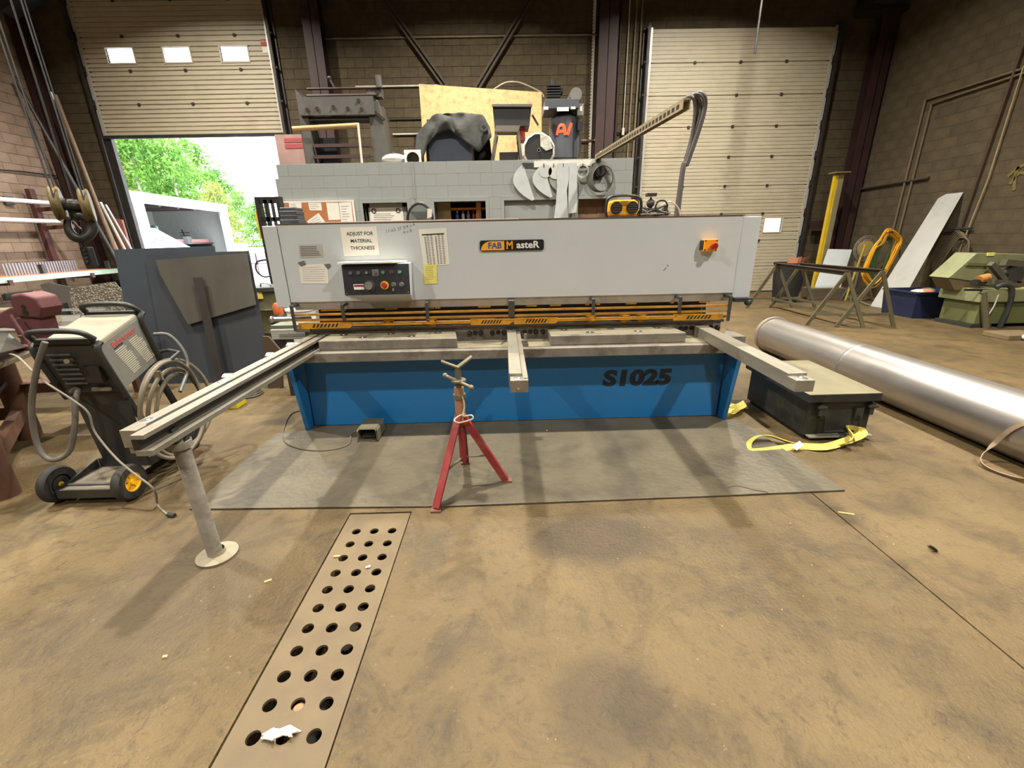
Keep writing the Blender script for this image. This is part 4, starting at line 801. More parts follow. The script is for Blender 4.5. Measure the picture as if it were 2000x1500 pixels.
for x, y, w, h, mt, lb in ((XL+.45, 10.55, .35, .42, DSTEEL, 'dark metal case under the mint rack beam'), (XL+.45, 10.0, .3, .5, RK, 'brown box under the mint rack beam'), (XL+.5, 9.2, .3, .34, BLACK, 'black bin under the mint rack beam'), (XL+.5, 11.05, .3, .45, M('pale can', S(190,186,176), .5), 'pale can near the corner under the rack')):
    o = MB().prism([(x, y, .001), (x+w, y, .001), (x+w, y+w, .001), (x, y+w, .001)], (0, 0, h)).box(x+.02, x+w-.02, y+.02, y+w-.02, h, h+.05).build('storage_box', mt, bevel=.01); tag(o, lb, 'box')
tag(MB().tube(spline([AX(0, 332, XL+.05), AX(50, 336, XL+.05), AX(142, 348, XL+.05)]), .015, 6).build('wall_cable', BLACK), 'sagging black cable clipped along the left wall', 'cable')
tag(MB().box(XL+.01, XL+.08, 9.93, 10.1, 2.36, 2.52).ball((XL+.1, 10.0, 2.44), .03).build('wall_box', DSTEEL), 'small dark electrical box on the wall above the white tubes', 'box')
# tubes standing in the corner by the door
for i, (a, b, r, mt) in enumerate(((AY(28, 150, 10.9), AY(152, 372, 10.9), .035, DSTEEL), (AY(100, 180, 11.1), AY(196, 408, 11.1), .02, RAILW), (AY(108, 185, 11.0), AY(206, 440, 11.0), .035, M('tan stock', S(116,92,72), .6)), (AY(196, 395, 11.15), AY(240, 480, 11.15), .03, RAILW), (AY(206, 400, 11.15), AY(252, 480, 11.15), .03, STEEL))):
    d = (b-a).normalized(); b2 = b + d*(-b.z/d.z)
    tag(MB().frustum(a, b2, r, n=10).build('bar_stock', mt), ['dark round bar standing in the door corner', 'slim bright bar standing in the door corner', 'tan square stock standing in the door corner', 'short bright bar leaning by the door jamb', 'short grey bar leaning by the door jamb'][i], 'bar')
P = AY(215, 455, 11.1); tag(MB().prism([(P.x-.1, 11.3, 0), (P.x+.2, 11.3, 0), (P.x+.2, 11.3, P.z+.3), (P.x-.1, 11.3, P.z+.35)], (0, .05, 0)).build('rusty_plate', M('rust red plate', S(136,84,72), .7)), 'rust red plate leaning in the door corner', 'plate')

# crane hook block
HY = 6.0; CASTI = M('hook black', S(44,42,38), .45, .4, .2, 8, dirt=S(110,104,84), dscale=6, damt=.4); SHV = M('sheave yellow', S(92,76,36), .6, 0, .25, 10, dirt=S(52,46,34), damt=.7)
hc = AY(142, 402, HY); HA = Vector((.80, .60, 0)).normalized()
hb = thing('hook_block', 'black crane hook block with two worn yellow sheaves', 'hook', hc)
def HP(x, y):                                            # pixel -> point on the upright plane through the hook block along HA
    r = ray(x, y); nn = Vector((-HA.y, HA.x, 0)); return CP + r*((hc-CP).dot(nn)/r.dot(nn))
HX = [HP(113, 398), HP(170, 402)]
for p in HX:
    MB().lathe([(.02, -.035), (.19, -.05), (.205, -.035), (.185, -.01), (.185, .01), (.205, .035), (.19, .05), (.02, .035)], p, HA, 28).build('sheave', SHV, hb, smooth=True)
MB().frustum(HX[0], HX[1], .07, n=14).prism([HP(122, 398), HP(162, 402), HP(156, 422), HP(138, 420)], Vector((-HA.y, HA.x, 0))*.14).build('cross_head', CASTI, hb)
MB().frustum(HP(147, 416), HP(148, 430), .045, n=12).build('shank', CASTI, hb)
hk = HP(158, 445)
m = MB().tube(spline([HP(*q) for q in ((146,424),(158,422),(174,430),(181,445),(174,459),(158,466),(143,461),(134,448),(132,434),(136,425))], 4), lambda t: .058 if t < .65 else .058-.09*(t-.65), 10); m.build('hook', CASTI, hb, smooth=True)
MB().bar(HP(137, 426), HP(158, 447), .03, .012).build('safety_latch', CHROME, hb)
for p in HX:
    for s in (-1, 1): b = p+Vector((-HA.y, HA.x, 0))*(.17*s); MB().frustum(b+Vector((0,0,.05)), (b.x, b.y, ZC), .009, n=6).build('wire_rope', DSTEEL, hb)
pd = thing('pendant_control', 'black pendant control hanging below the crane hook', 'control', AY(168, 520, HY)); p = AY(160, 482, HY); q = AY(172, 518, HY)
MB().prism([p+Vector((-.05,0,0)), p+Vector((.07,0,0)), q+Vector((.07,0,-.02)), q+Vector((-.05,0,-.02))], (0, .09, 0)).build('body', BLACK, pd, bevel=.02, seg=3); MB().tube(spline([p+Vector((0,.04,0)), p+Vector((-.01,.04,.15)), p+Vector((.02,.06,.5)), Vector((p.x+.03, p.y+.08, 4.5)), Vector((p.x+.03, p.y+.08, ZC))]), .01, 6).build('cable', RUBBER, pd)
for k in range(4): MB().frustum(p.lerp(q, .2+.2*k)+Vector((.01,.0,0)), p.lerp(q, .2+.2*k)+Vector((.01,-.012,0)), .018, n=10).build('button', DSTEEL, pd)

# things on the floor between welder and shear
m = MB(); c = G(435, 800)
m.box(c.x-.14, c.x+.14, c.y, c.y+.16, 0, .09)
for k in range(4): m.box(c.x-.14+.075*k, c.x-.10+.075*k, c.y-.01, c.y+.17, .09, .125)
tag(m.build('wheel_chock', M('yellow rubber', S(206,184,30), .6, 0, .1, 10, dirt=S(150,130,30)), bevel=.008), 'bright yellow ribbed block on the floor by the steel sheets', 'block')
m = MB(); c = G(475, 778)
for k in range(4): m.tube(ring((c.x, c.y+.1, .012+.018*k), .13-.01*k, n=24), .009, 6, True)
tag(m.build('cable_coil', HOSE, smooth=True), 'flat grey cable coil on the floor behind the yellow block', 'coil')
tag(MB().prism([G(452, 772, .002), G(482, 752, .002), (G(474, 756).x, G(474, 756).y+.04, .16)], (0, .012, 0)).build('blue_wedge', M('pale blue paint', S(120,160,170), .6)), 'pale blue triangular wedge leaning behind the cable coil', 'wedge')
m = MB(); P = [AY(508, 640, 4.45), AY(520, 640, 4.45), AY(548, 672, 4.45), AY(548, 742, 4.45), AY(520, 742, 4.45)]
zl = min(p.z for p in P); tag(MB().prism([Vector((p.x, p.y, p.z-zl)) for p in P], (0, .03, 0)).build('brown_offcut', M('brown plate', S(78,62,50), .6)), 'dark brown plate offcut standing beside the steel sheets', 'plate')
# barrel, bucket, bench behind the shear
br = thing('steel_drum', 'dark olive steel drum with a yellow label and a lid', 'drum', (-3.22, 6.15, 0))
MB().lathe([(.001, 0), (.28, 0), (.285, .02), (.28, .31), (.29, .325), (.28, .34), (.28, .62), (.29, .635), (.28, .65), (.28, .88), (.29, .9)], (-3.22, 6.15, 0), n=32).build('body', M('olive drum', S(70,68,44), .5, 0, .3, 4, dirt=S(40,38,32), damt=.8), br, smooth=True)
MB().lathe([(.30, .88), (.30, .93), (.28, .935), (.001, .925)], (-3.22, 6.15, 0), n=32).build('lid', DSTEEL, br, smooth=True); MB().tube(spline([(-3.3, 6.0, .935), (-3.28, 5.98, .975), (-3.18, 5.97, .975), (-3.15, 5.98, .935)]), .01, 6).build('lid_handle', STEEL, br)
p = AY(505, 575, 5.865); MB().prism([(p.x-.05, 5.862, p.z-.06), (p.x+.05, 5.862, p.z-.06), (p.x+.05, 5.862, p.z+.05), (p.x-.05, 5.862, p.z+.05)], (0, .02, 0)).build('label_patch', M('drum label', S(190,164,70), .7), br)
bk = thing('white_bucket', 'white plastic bucket standing behind the shear', 'bucket', (-2.35, 5.0, 0)); zt = .72
MB().lathe([(.001, 0), (.13, 0), (.155, .38), (.165, .38), (.165, .36)], (-2.35, 5.0, .40), n=24).build('pail', WHITE, bk, smooth=True); MB().lathe([(.001, 0), (.17, 0), (.17, .4), (.001, .4)], (-2.35, 5.0, 0), n=20).build('stand_drum', M('rust drum', S(120,70,44), .7), bk)
gc = thing('gas_canister', 'dark canister with an orange cap beside the white bucket', 'canister', (-2.66, 5.1, 0)); MB().lathe([(.001, 0), (.1, 0), (.1, .62), (.06, .70)], (-2.66, 5.1, 0), n=20).build('body', DSTEEL, gc, smooth=True); MB().lathe([(.055, 0), (.055, .1), (.03, .13), (.001, .13)], (-2.66, 5.1, .70), n=14).build('cap', M('orange paint', S(176,84,36), .6, 0, .2, 8), gc, smooth=True)
gb = thing('roller_bench', 'long grey green bench beam behind the squaring arm', 'bench', (-2.0, 4.3, 0))
B(-2.28, -1.75, 4.15, 4.4, .60, .70).build('beam', M('pale grey enamel', S(156,154,142), .5), gb, bevel=.006); B(-2.28, -1.75, 4.17, 4.38, .701, .735).build('green_top', M('sage enamel', S(96,100,84), .5), gb); B(-2.2, -1.8, 4.145, 4.15, .63, .66).build('print_strip', M('grey print'), gb)
for x in (-2.2, -1.85): B(x-.03, x+.03, 4.2, 4.35, 0, .60).build('leg', DSTEEL, gb)
# lift mast
mt = thing('lift_mast', 'black lift truck mast with slotted plates behind the shear', 'mast', (-3.5, 7.0, 0)); MX0, MX1 = -3.64, -3.33
for x in (MX0, MX1): B(x-.03, x+.03, 6.97, 7.08, 0, 2.14).build('upright', BLACK, mt)
for z0, z1 in ((2.05, 2.14), (1.80, 1.86), (1.62, 1.66), (1.05, 1.12), (.5, .58), (1.3, 1.34)): B(MX0, MX1, 6.98, 7.02, z0, z1).build('cross_plate', BLACK, mt)
B(-3.55, -3.5, 6.98, 7.03, .1, 2.1).build('chain_plate', BLACK, mt); B(-3.45, -3.42, 6.98, 7.03, .1, 2.1).build('lift_cylinder', DSTEEL, mt)
B(MX0-.05, MX0-.03, 6.95, 7.08, 1.55, 1.95).build('warning_plate', M('drum label'), mt); MB().tube(spline([(MX0, 6.97, 1.25), (MX0-.16, 6.95, 1.22), (MX0-.2, 6.95, 1.1), (MX0-.12, 6.95, 1.0), (MX0, 6.97, 1.0)]), .012, 6).build('hose', RUBBER, mt)
# ================================================================ block office behind the shear
OF = M('grey painted block', S(142,146,144), .6, 0, .04, 3, .06, 30, rand=.02, dirt=S(128,131,127), dscale=1.4, damt=.4)
OFM = M('grey painted joint', S(126,129,126), .7, 0, .05, 6)
YO = 8.5; OX0, OX1, OZ = -3.98, 2.36, 2.79
ops = [(-2.54, -1.735, 0, 2.14), (-1.245, -.31, 0, 2.14), (.03, 1.10, 0, 2.14), (1.385, 1.93, 0, 2.14)]
bx = [(OX0, OX1, YO, YO+.2, 2.14, OZ)]; x = OX0
for a, b, _, _ in ops: bx.append((x, a, YO, YO+.2, 0, 2.14)); x = b
bx += [(x, OX1, YO, YO+.2, 0, 2.14), (OX1-.2, OX1, YO+.2, YB-.02, 0, OZ), (OX0, OX0+.2, YO+.2, YB-.02, 0, OZ)]
wo = wall_piece('wall_office', bx, OFM, 'grey painted block wall of the low office')
lay_blocks(wo, 'y', YO, OX0, OX1, 1.4, 2.62, OF, [(a, b, 0, 2.14) for a, b, _, _ in ops])
B(OX0-.06, OX0+.0, YO+.0, YO+.2, 1.2, 2.57).build('corner_stub', OF, wo)
tag(B(OX0+.2, OX1-.2, YO+.2, YB-.02, 2.60, 2.72).build('roof_office', M('office roof board', S(96,88,74), .8)), 'flat roof deck of the low office', 'roof', kind='structure')
# door leaf, blank panel, store openings
dl = B(ops[0][0]+.05, ops[0][1]-.05, YO+.12, YO+.16, 0, 2.08).build('door_3', M('grey door', S(140,144,142), .55)); tag(dl, 'grey office door recessed in the block wall', 'door', kind='structure')
for a, b, _, t in ops:
    tag(MB().box(a-.06, a, YO-.02, YO+.1, 0, t+.06).box(b, b+.06, YO-.02, YO+.1, 0, t+.06).box(a, b, YO-.02, YO+.1, t, t+.06).build('trim_1', OF), 'grey painted frame around an office opening', 'frame', 'office opening frames', 'structure')
tag(B(ops[2][0], ops[2][1], YO+.06, YO+.1, 0, 2.14).build('blank_panel', OF), 'grey blank panel closing an office opening', 'panel', kind='structure')
tag(MB().box(ops[3][0]-.05, ops[3][1]-.14, YO+.215, YO+.235, 0, 2.2).box(ops[3][1]-.14, ops[3][1]+.05, YO+.205, YO+.24, 0, 2.2).build('plywood_board', M('brown plywood', S(130,100,74), .75, 0, .15, 3, stretch=(6,1,1))), 'brown plywood board inside the last office opening', 'panel')
wn = thing('door_notice', 'white printed notice with two round emblems on the office door', 'notice', (-2.1, YO+.1, 1.8)); P = [AY(722, 406, YO+.115), AY(786, 405, YO+.115), AY(790, 440, YO+.115), AY(722, 440, YO+.115)]
pp_ = MB().prism(P, (0, -.003, 0)).build('sheet', WHITE, wn); lines(pp_, P, 6, YO+.111, M('grey print'), .12, .3, .3, .05, .4)
for u in (.12, .86): c = P[0].lerp(P[1], u)+Vector((0, -.004, -.055)); MB().lathe([(.028, 0), (.045, 0), (.045, .003), (.028, .003)], c, (0,-1,0), 16).build('emblem', INK, pp_)
B(P[0].x, P[1].x, YO+.112, YO+.116, P[0].z, P[0].z+.07).build('header', M('silver label'), pp_)
# store shelf with spray cans
ss = thing('store_shelf', 'wooden store shelf inside the office opening', 'shelf', (-.78, YO+.45, 0)); WD = M('orange timber', S(206,146,84), .7, 0, .12, 3, stretch=(8,8,1))  # orange is the timber's own colour
B(-1.22, -.33, YO+.3, YO+.6, 1.60, 1.63).build('board', WD, ss); B(-1.22, -.33, YO+.3, YO+.6, 2.02, 2.05).build('board', WD, ss); B(-.50, -.41, YO+.28, YO+.34, 0, 2.14).build('post', WD, ss); B(-1.24, -.98, YO+.25, YO+.28, 0, 2.14).build('side_sheet', M('tan board', S(150,130,100), .7), ss)
for i, (x, col, cap, lb) in enumerate(((-.87, S(60,76,160), S(210,190,170), 'blue spray can with a pale cap'), (-.76, S(200,196,186), S(120,110,100), 'white spray can with a grey cap'), (-.66, S(120,120,150), S(196,170,130), 'grey violet spray can with a tan cap'), (-.56, S(140,36,48), S(120,30,36), 'dark red spray can'), (-.49, S(206,190,160), S(190,170,140), 'cream spray can by the timber post'))):
    t = thing('spray_can', lb+' on the store shelf', 'spray can', (x, YO+.36, 1.63), 'spray cans in the store opening')
    MB().lathe([(.001, 0), (.033, 0), (.033, .30), (.02, .325)], (x, YO+.36, 1.63), n=14).build('body', M('can %d' % i, col, .35, .2), t, smooth=True); MB().frustum((x, YO+.36, 1.955), (x, YO+.36, 2.0), .016, n=10).build('cap', M('cap %d' % i, cap, .5), t)
tag(B(-.96, -.70, YO+.42, YO+.55, 1.63, 1.82).build('yellow_case', YELLOW, bevel=.01), 'yellow plastic case behind the spray cans', 'case')
# cork board with papers
CK = M('cork', S(176,112,70), .9, 0, .12, 40, .1, 120); ck = B(-3.93, -2.72, YO-.035, YO-.013, 1.6, 2.17).build('cork_board', CK); tag(ck, 'cork notice board on the office wall', 'notice board')
MB().box(-3.96, -2.69, YO-.04, YO-.013, 2.17, 2.195).box(-2.72, -2.695, YO-.04, YO-.013, 1.6, 2.17).build('frame', WHITE, ck)
for q, lb, r in ((((564,396),(589,396),(589,412),(566,412)), 'small cream note at the top of the cork board', 3), (((602,396),(627,396),(629,411),(605,411)), 'small white note beside the cream note on the cork board', 3), (((637,396),(661,396),(665,429),(642,430)), 'blank white sheet on the cork board', 0), (((662,396),(686,394),(691,440),(667,440)), 'white printed sheet at the cork board edge', 7), (((600,432),(622,416),(640,440),(606,444)), 'tilted white sheet on a clipboard on the cork board', 4)):
    o, P = notice(lb, q, WHITE, YO-.036, .002); 
    if r: lines(o, P, r, YO-.0383, M('grey print'), .12, .2, .12, .1, .5)
# hanging templates
TP = M('galvanised template', S(196,201,202), .4, .1, .1, 5, dirt=S(170,175,174)); YT = YO-.03
rl = thing('template_rail', 'white hook rail along the top of the office wall', 'rail', (1.1, YT, 2.6)); a, b = AY(1043, 321, YT), AY(1168, 317, YT)
MB().bar(a, b, .02, .1, (0,0,1)).build('board', WHITE, rl); a2, b2 = AY(1020, 323, YT+.015), AY(1046, 323, YT+.015); MB().bar(a2, b2, .012, .08).build('dark_board', DSTEEL, rl)
for x in (1022, 1062, 1081, 1100, 1119, 1138, 1157): p = AY(x, 322, YT-.05); MB().bar(p+Vector((0,-.02,-.04)), p+Vector((0,-.02,.02)), .012, .012).bar(p+Vector((0,-.02,-.03)), p+Vector((0,.07,-.03)), .012, .012).build('hook', BLACK, rl)
def template(label, pts, off, mat=TP, hole=None):
    P = [AY(x, y, YT-.03-off) for x, y in pts]; return tag(MB().prism(P, (0, -.004, 0)).build('sheet_template', mat), label, 'template', 'sheet metal templates on the hook rail')
def half(cx, ty, by, lx, rx):
    """half-disc outline: curved left side, straight slanted right side"""
    n = 14; return [(cx-(cx-lx)*math.sin(math.pi*k/n)**.8+(rx-cx)*(k/n)**1.5*.75, ty+(by-ty)*(k/n)) for k in range(n+1)] + [(rx, by-2)]
template('large half moon sheet template, leftmost on the hook rail', half(1022, 321, 392, 997, 1044), .02)
template('half moon sheet template overlapping a small disc', half(1062, 321, 386, 1036, 1079), .02)
template('half moon sheet template hidden behind the long strip', half(1088, 330, 378, 1070, 1100), .01, M('dull template', S(150,152,150), .5, .3))
disc = lambda cx, cy, r: [(cx+r*math.cos(2*math.pi*k/20), cy+r*math.sin(2*math.pi*k/20)) for k in range(20)]
template('small grey disc template in front of the half moon', disc(1065, 334, 13), .03); template('small bright disc template beside the long strip', disc(1085, 336, 14), .03, M('bright template', S(222,222,216), .35, .3))
template('long waisted strip template hanging lowest', [(1088,319),(1111,319),(1111,350),(1107,372),(1110,425),(1082,426),(1086,395),(1088,365),(1087,340)], .04)
template('shorter waisted strip template with a stepped end', [(1112,319),(1127,318),(1127,350),(1128,385),(1126,415),(1110,417),(1110,390),(1111,350)], .05)
p = AY(1138, 334, YT-.06); o = MB().lathe([(.085, 0), (.115, 0), (.115, .012), (.085, .012), (.085, 0)], p, (0,-1,0), 28).build('ring_template', M('white ring', S(190,190,180), .5, .2), smooth=True); tag(o, 'pale flat metal ring hanging on the hook rail', 'ring', 'sheet metal templates on the hook rail')
cc = thing('cable_coil', 'coil of dark cable hanging under the boom arm', 'coil', AY(1174, 370, YT)); m = MB(); cen = AY(1174, 345, YT-.05)
for k in range(5): m.tube(ring(cen+Vector((.01*(k-2), -.012*k, -.008*k)), .235-.012*k, (0,1,0), 30, ry=.25-.01*k), .011, 6, True)
m.build('cable', M('coil cable', S(96,94,88), .6), cc, smooth=True); c2 = AY(1174, 334, YT-.07); m = MB()
for k in range(3): m.tube(ring(c2+Vector((0, -.012*k, 0)), .09-.008*k, (0,1,0), 22), .01, 6, True)
m.build('inner_coil', RUBBER, cc, smooth=True)
# boom arm with the machine cables
a = AY(1166, 303, YO-.06); b = AY(1342, 193, 4.3); bm_ = thing('cable_boom', 'long perforated boom arm carrying the shear cables', 'boom', a)
bd = (b-a).normalized(); MB().bar(a, b, .07, .012).bar(a+Vector((.03,0,-.04)), b+Vector((.03,0,-.04)), .008, .075).bar(a+Vector((-.03,0,-.04)), b+Vector((-.03,0,-.04)), .008, .075).build('channel', M('boom steel', S(150,138,112), .5, .2, .1), bm_)
n = 34
for k in range(n): p = a.lerp(b, (k+1)/(n+1))+Vector((-.035,0,-.04)); MB().bar(p-bd*.035, p+bd*.035, .003, .035).build('slot', HAZ, bm_)
p = a.lerp(b, .12)+Vector((0, -.0, 0)); MB().bar(p-bd*.08, p+bd*.08, .076, .014).build('yellow_tape', M('yellow tape', S(220,206,60), .5), bm_)
MB().frustum((a.x+.03, YO-.07, 2.5), (a.x+.03, YO-.07, a.z), .045, n=12).box(a.x-.04, a.x+.10, YO-.03, YO-.013, 2.45, 2.75).build('pivot', BLACK, bm_)
e = AY(1322, 420, 4.25); e.z = 1.64; m = MB()
for k in range(6):
    dx, dy = .025*math.cos(k*1.05), .03*math.sin(k*1.05); top = b+Vector((.03+.012*k, dy, .02+.01*(k % 3)))
    m.tube(spline([b.lerp(a, .04)+Vector((0, dy, -.01)), top, top+Vector((.05+.004*k, 0, -.12)), b+Vector((.05+dx*.6, dy, -.5)), b.lerp(e, .55)+Vector((.02+dx*.4, dy*.5, 0)), e+Vector((dx*.6, dy*.6, 0))], 6), .0135, 8)
m.build('cable_bundle', M('bundle cable', S(74,70,68), .5), bm_, smooth=True)
tag(MB().tube(spline([AY(955, 182, 10.84), AY(985, 163, 10.84), AY(1010, 161, 10.84), AY(1035, 170, 10.84), AY(1056, 181, 10.84), AY(1062, 190, 10.84)]), .022, 8).build('flexible_hose', M('hose grey', S(130,120,100), .5), smooth=True), 'arched grey hose on top of the plywood board', 'hose')

# ---------------- things stored on the office roof
ZR = 2.72
OSB = M('plywood', S(200,164,112), .7, 0, .1, 2.5, stretch=(1,1,5), dirt=S(112,76,44), dscale=8, damt=.6)
P = [AY(818, 164, 10.8), AY(1058, 180, 10.8)]; tag(MB().prism([Vector((P[0].x, 10.75, ZR)), Vector((P[1].x, 10.75, ZR)), Vector((P[1].x, 10.8, P[1].z)), Vector((P[0].x, 10.8, P[0].z))], (0, .018, 0)).build('plywood_sheet', OSB), 'large bare plywood sheet standing on the office roof', 'plywood')
TARP = M('dark tarp', S(40,40,36), .85, 0, .2, 5, .5, 14, dirt=S(34,34,32)); NAVY = M('slate blue paint', S(54,60,76), .5, 0, .1, 5)
YT2 = 9.3
bx0, bx1 = AY(838, 300, YT2-.1).x, AY(922, 300, YT2-.1).x
cm = thing('covered_machine', 'slate blue machine half covered by a dark tarp', 'machine', ((bx0+bx1)/2, YT2, ZR))
B(bx0, bx1, YT2-.1, YT2+.7, ZR, 3.62).build('cabinet', NAVY, cm, bevel=.01); B(bx0+.06, bx1-.06, YT2-.11, YT2-.1, ZR+.08, 3.35).build('door', NAVY, cm)
def lerp_tab(u, tab):
    for (a, p), (b, q_) in zip(tab, tab[1:]):
        if u <= b: return p+(q_-p)*(u-a)/(b-a)
    return tab[-1][1]
TOPY = [(0, 262), (.08, 246), (.2, 228), (.42, 218), (.6, 222), (.75, 220), (.9, 226), (1, 246)]; HEM = [(0, 312), (.1, 310), (.16, 282), (.26, 264), (.45, 258), (.62, 270), (.76, 284), (.86, 296), (.95, 280), (1, 276)]
tx0, tx1 = 814, 957; nu, nv = 44, 34; V_ = []; wr_n = lambda u, v: .022*math.sin(9*u+5*v)+.016*math.sin(21*u-9*v+1)+.012*math.sin(14*v+17*u+2)+.03*math.sin(6*v-10*u)
for i in range(nu+1):
    u = i/nu; xp = tx0+(tx1-tx0)*u; pt = AY(xp, lerp_tab(u, TOPY), YT2-.1); ph = AY(xp, lerp_tab(u, HEM), YT2-.2)
    for k in range(nv+1):
        v = k/nv
        if v < .3: t_ = v/.3; y = YT2+.85; z = (pt.z-.8)+(.7)*t_; x = pt.x
        elif v < .6: t_ = (v-.3)/.3; y = YT2+.85-.95*t_; z = pt.z-.10*(1-t_)+.05*math.sin(math.pi*t_); x = pt.x
        else: t_ = (v-.6)/.4; y = YT2-.1-.1*math.sin(t_*1.57); z = pt.z+(ph.z-pt.z)*t_; x = pt.x+(ph.x-pt.x)*t_
        w = wr_n(u, v); V_.append(Vector((x+w*.4, y-abs(w)*1.6, z+w*.7)))
F_ = [[i*(nv+1)+k, (i+1)*(nv+1)+k, (i+1)*(nv+1)+k+1, i*(nv+1)+k+1] for i in range(nu) for k in range(nv)]
tp_ = MB().add(V_, F_).build('tarp', TARP, cm, smooth=True); so = tp_.modifiers.new('cloth', 'SOLIDIFY'); so.thickness = .006
p = AY(945, 250, YT2-.22); MB().lathe([(.03, 0), (.07, 0), (.07, .05), (.03, .05), (.03, 0)], p, (0,-1,0), 18).build('hand_wheel', DSTEEL, cm, smooth=True)
# black hopper on splayed legs
YH = 9.2; hp = thing('black_hopper', 'black sheet metal hopper on splayed legs on the office roof', 'hopper', (AY(1000, 300, YH).x, YH, ZR)); q = lambda x, y: AY(x, y, YH)
HB = M('hopper black', S(40,38,38), .5, .2, .2, 5)
MB().prism([q(962, 207), q(1038, 207), q(1034, 246), q(966, 246)], (0, .5, 0)).build('bin', HB, hp); MB().bar(q(961, 207)+Vector((0,-.02,0)), q(1039, 207)+Vector((0,-.02,0)), .05, .04).build('rim', M('hopper rim', S(84,80,76), .5), hp); MB().prism([q(968, 246)+Vector((0,-.04,0)), q(1016, 246)+Vector((0,-.04,0)), q(1012, 258)+Vector((0,-.04,0)), q(966, 258)+Vector((0,-.04,0))], (0, .3, 0)).build('drum', M('hopper drum', S(96,88,78), .6), hp)
for x0, x1 in ((970, 957), (1012, 1020)):
    for dy in (0, .45): f = q(x1, 312); MB().bar(q(x0, 256)+Vector((0,dy,0)), (f.x, YH+dy, ZR), .06, .05).build('leg', M('leg grey', S(84,78,72), .6), hp)
MB().bar(q(1040, 222)+Vector((0,.1,0)), q(1052, 242)+Vector((0,.1,0)), .04, .03).build('side_arm', HB, hp); B(q(1010,250).x, q(1026,250).x, YH+.1, YH+.4, q(1000,272).z, q(1000,244).z).build('red_motor', M('red enamel', S(130,36,34), .5), hp); B(q(975,290).x, q(1012,290).x, YH+.05, YH+.45, ZR, q(1000,296).z).build('gearbox', HAZ, hp)
# reel wrapped in plastic film
YR = 8.95; rc = AY(1052, 284, YR); rr_ = AY(1052, 284, YR).z-AY(1052, 313, YR).z; rc.z = ZR+.30
rel = thing('cable_reel', 'black cable reel wrapped in clear plastic film', 'reel', (rc.x, YR, ZR))
MB().lathe([(.03, 0), (.28, 0), (.285, .02), (.28, .04), (.03, .04)], rc, (0,-1,0), 10).build('flange', M('reel black', S(30,28,28), .6), rel); MB().lathe([(.02, 0), (.035, 0), (.035, .055), (.02, .055)], rc, (0,-1,0), 16).build('bore', CHROME, rel); MB().lathe([(.001, -.25), (.27, -.25), (.27, -.21), (.12, -.2), (.12, 0)], rc, (0,-1,0), 16).build('drum', HAZ, rel)
FILM = M('crinkled film', S(196,192,180), .25, 0, .15, 14, .8, 10)
MB().lathe([(.27, .05), (.30, .02), (.315, -.05), (.31, -.2), (.29, -.26)], rc, (0,-1,0), 12).build('film', FILM, rel, smooth=False); MB().prism([rc+Vector((.02,-.06,.27)), rc+Vector((.19,-.06,.20)), rc+Vector((.25,-.06,.02)), rc+Vector((.13,-.055,-.02)), rc+Vector((.03,-.055,.06))], (0, -.02, 0)).build('film_flap', FILM, rel)
# upright air compressor
YC = 9.7; CG = M('compressor grey', S(78,80,86), .4, .1, .08, 4); c0 = AY(1102, 250, YC); tr = (AY(1132, 250, YC).x-AY(1073, 250, YC).x)/2
ac = thing('air_compressor', 'upright grey air compressor tank with orange sprayed letters', 'compressor', (c0.x, YC, ZR)); z0, z1 = ZR+.12, AY(1100, 222, YC).z
MB().lathe([(.001, z0), (tr*.6, z0+.03), (tr, z0+.14), (tr, z1-.12), (tr*.6, z1-.02), (.001, z1)], (c0.x, YC, 0), n=32).build('tank', CG, ac, smooth=True)
for k in range(3): aa = k*2.09+.4; MB().bar((c0.x+tr*.8*math.cos(aa), YC+tr*.8*math.sin(aa), ZR), (c0.x+tr*.8*math.cos(aa), YC+tr*.8*math.sin(aa), z0+.15), .06, .02).build('foot', CG, ac)
pz0, pz1 = AY(1095, 222, YC).z, AY(1095, 206, YC).z; bx0, bx1 = AY(1061, 210, YC).x, AY(1126, 210, YC).x
B(bx0, bx1, YC-tr-.05, YC+tr, pz0-.0, pz1+.02).build('belt_guard', CG, ac, bevel=.01)
for x0, x1, y0, y1 in ((1062, 1071, 208, 214), (1088, 1111, 209, 217), (1115, 1124, 208, 213)): a, b = AY(x0, y1, YC-tr-.06), AY(x1, y0, YC-tr-.06); B(a.x, b.x, YC-tr-.056, YC-tr-.051, a.z, b.z).build('data_plate', WHITE, ac)
p = AY(1121, 192, YC); MB().frustum(p+Vector((0,-.25,0)), p+Vector((0,.2,0)), .115, n=22).build('motor', M('motor grey', S(104,102,98), .5), ac, smooth=True); B(p.x-.1, p.x+.1, YC-.2, YC+.15, pz1+.02, p.z-.05).build('motor_mount', CG, ac)
p = AY(1082, 195, YC); m = MB().box(p.x-.13, p.x+.09, YC-.15, YC+.15, pz1+.02, p.z+.08)
for k in range(6): m.box(p.x-.15, p.x+.11, YC-.17, YC+.17, pz1+.06+.045*k, pz1+.08+.045*k)
m.build('pump_block', HB, ac); MB().box(p.x-.10, p.x+.16, YC-.12, YC+.12, p.z+.09, p.z+.17).frustum((p.x-.03, YC, p.z+.16), (p.x-.03, YC, p.z+.32), .055, n=14).build('air_filter', HB, ac)
a, b = AY(1127, 226, YC-tr), AY(1140, 203, YC-tr); B(a.x, b.x, YC-tr-.02, YC-.05, a.z, b.z).build('switch_box', M('switch grey', S(120,120,110), .5), ac, bevel=.008); B(a.x+.05, a.x+.09, YC-tr-.024, YC-tr-.02, a.z+.07, b.z-.04).build('switch_label', WHITE, ac)
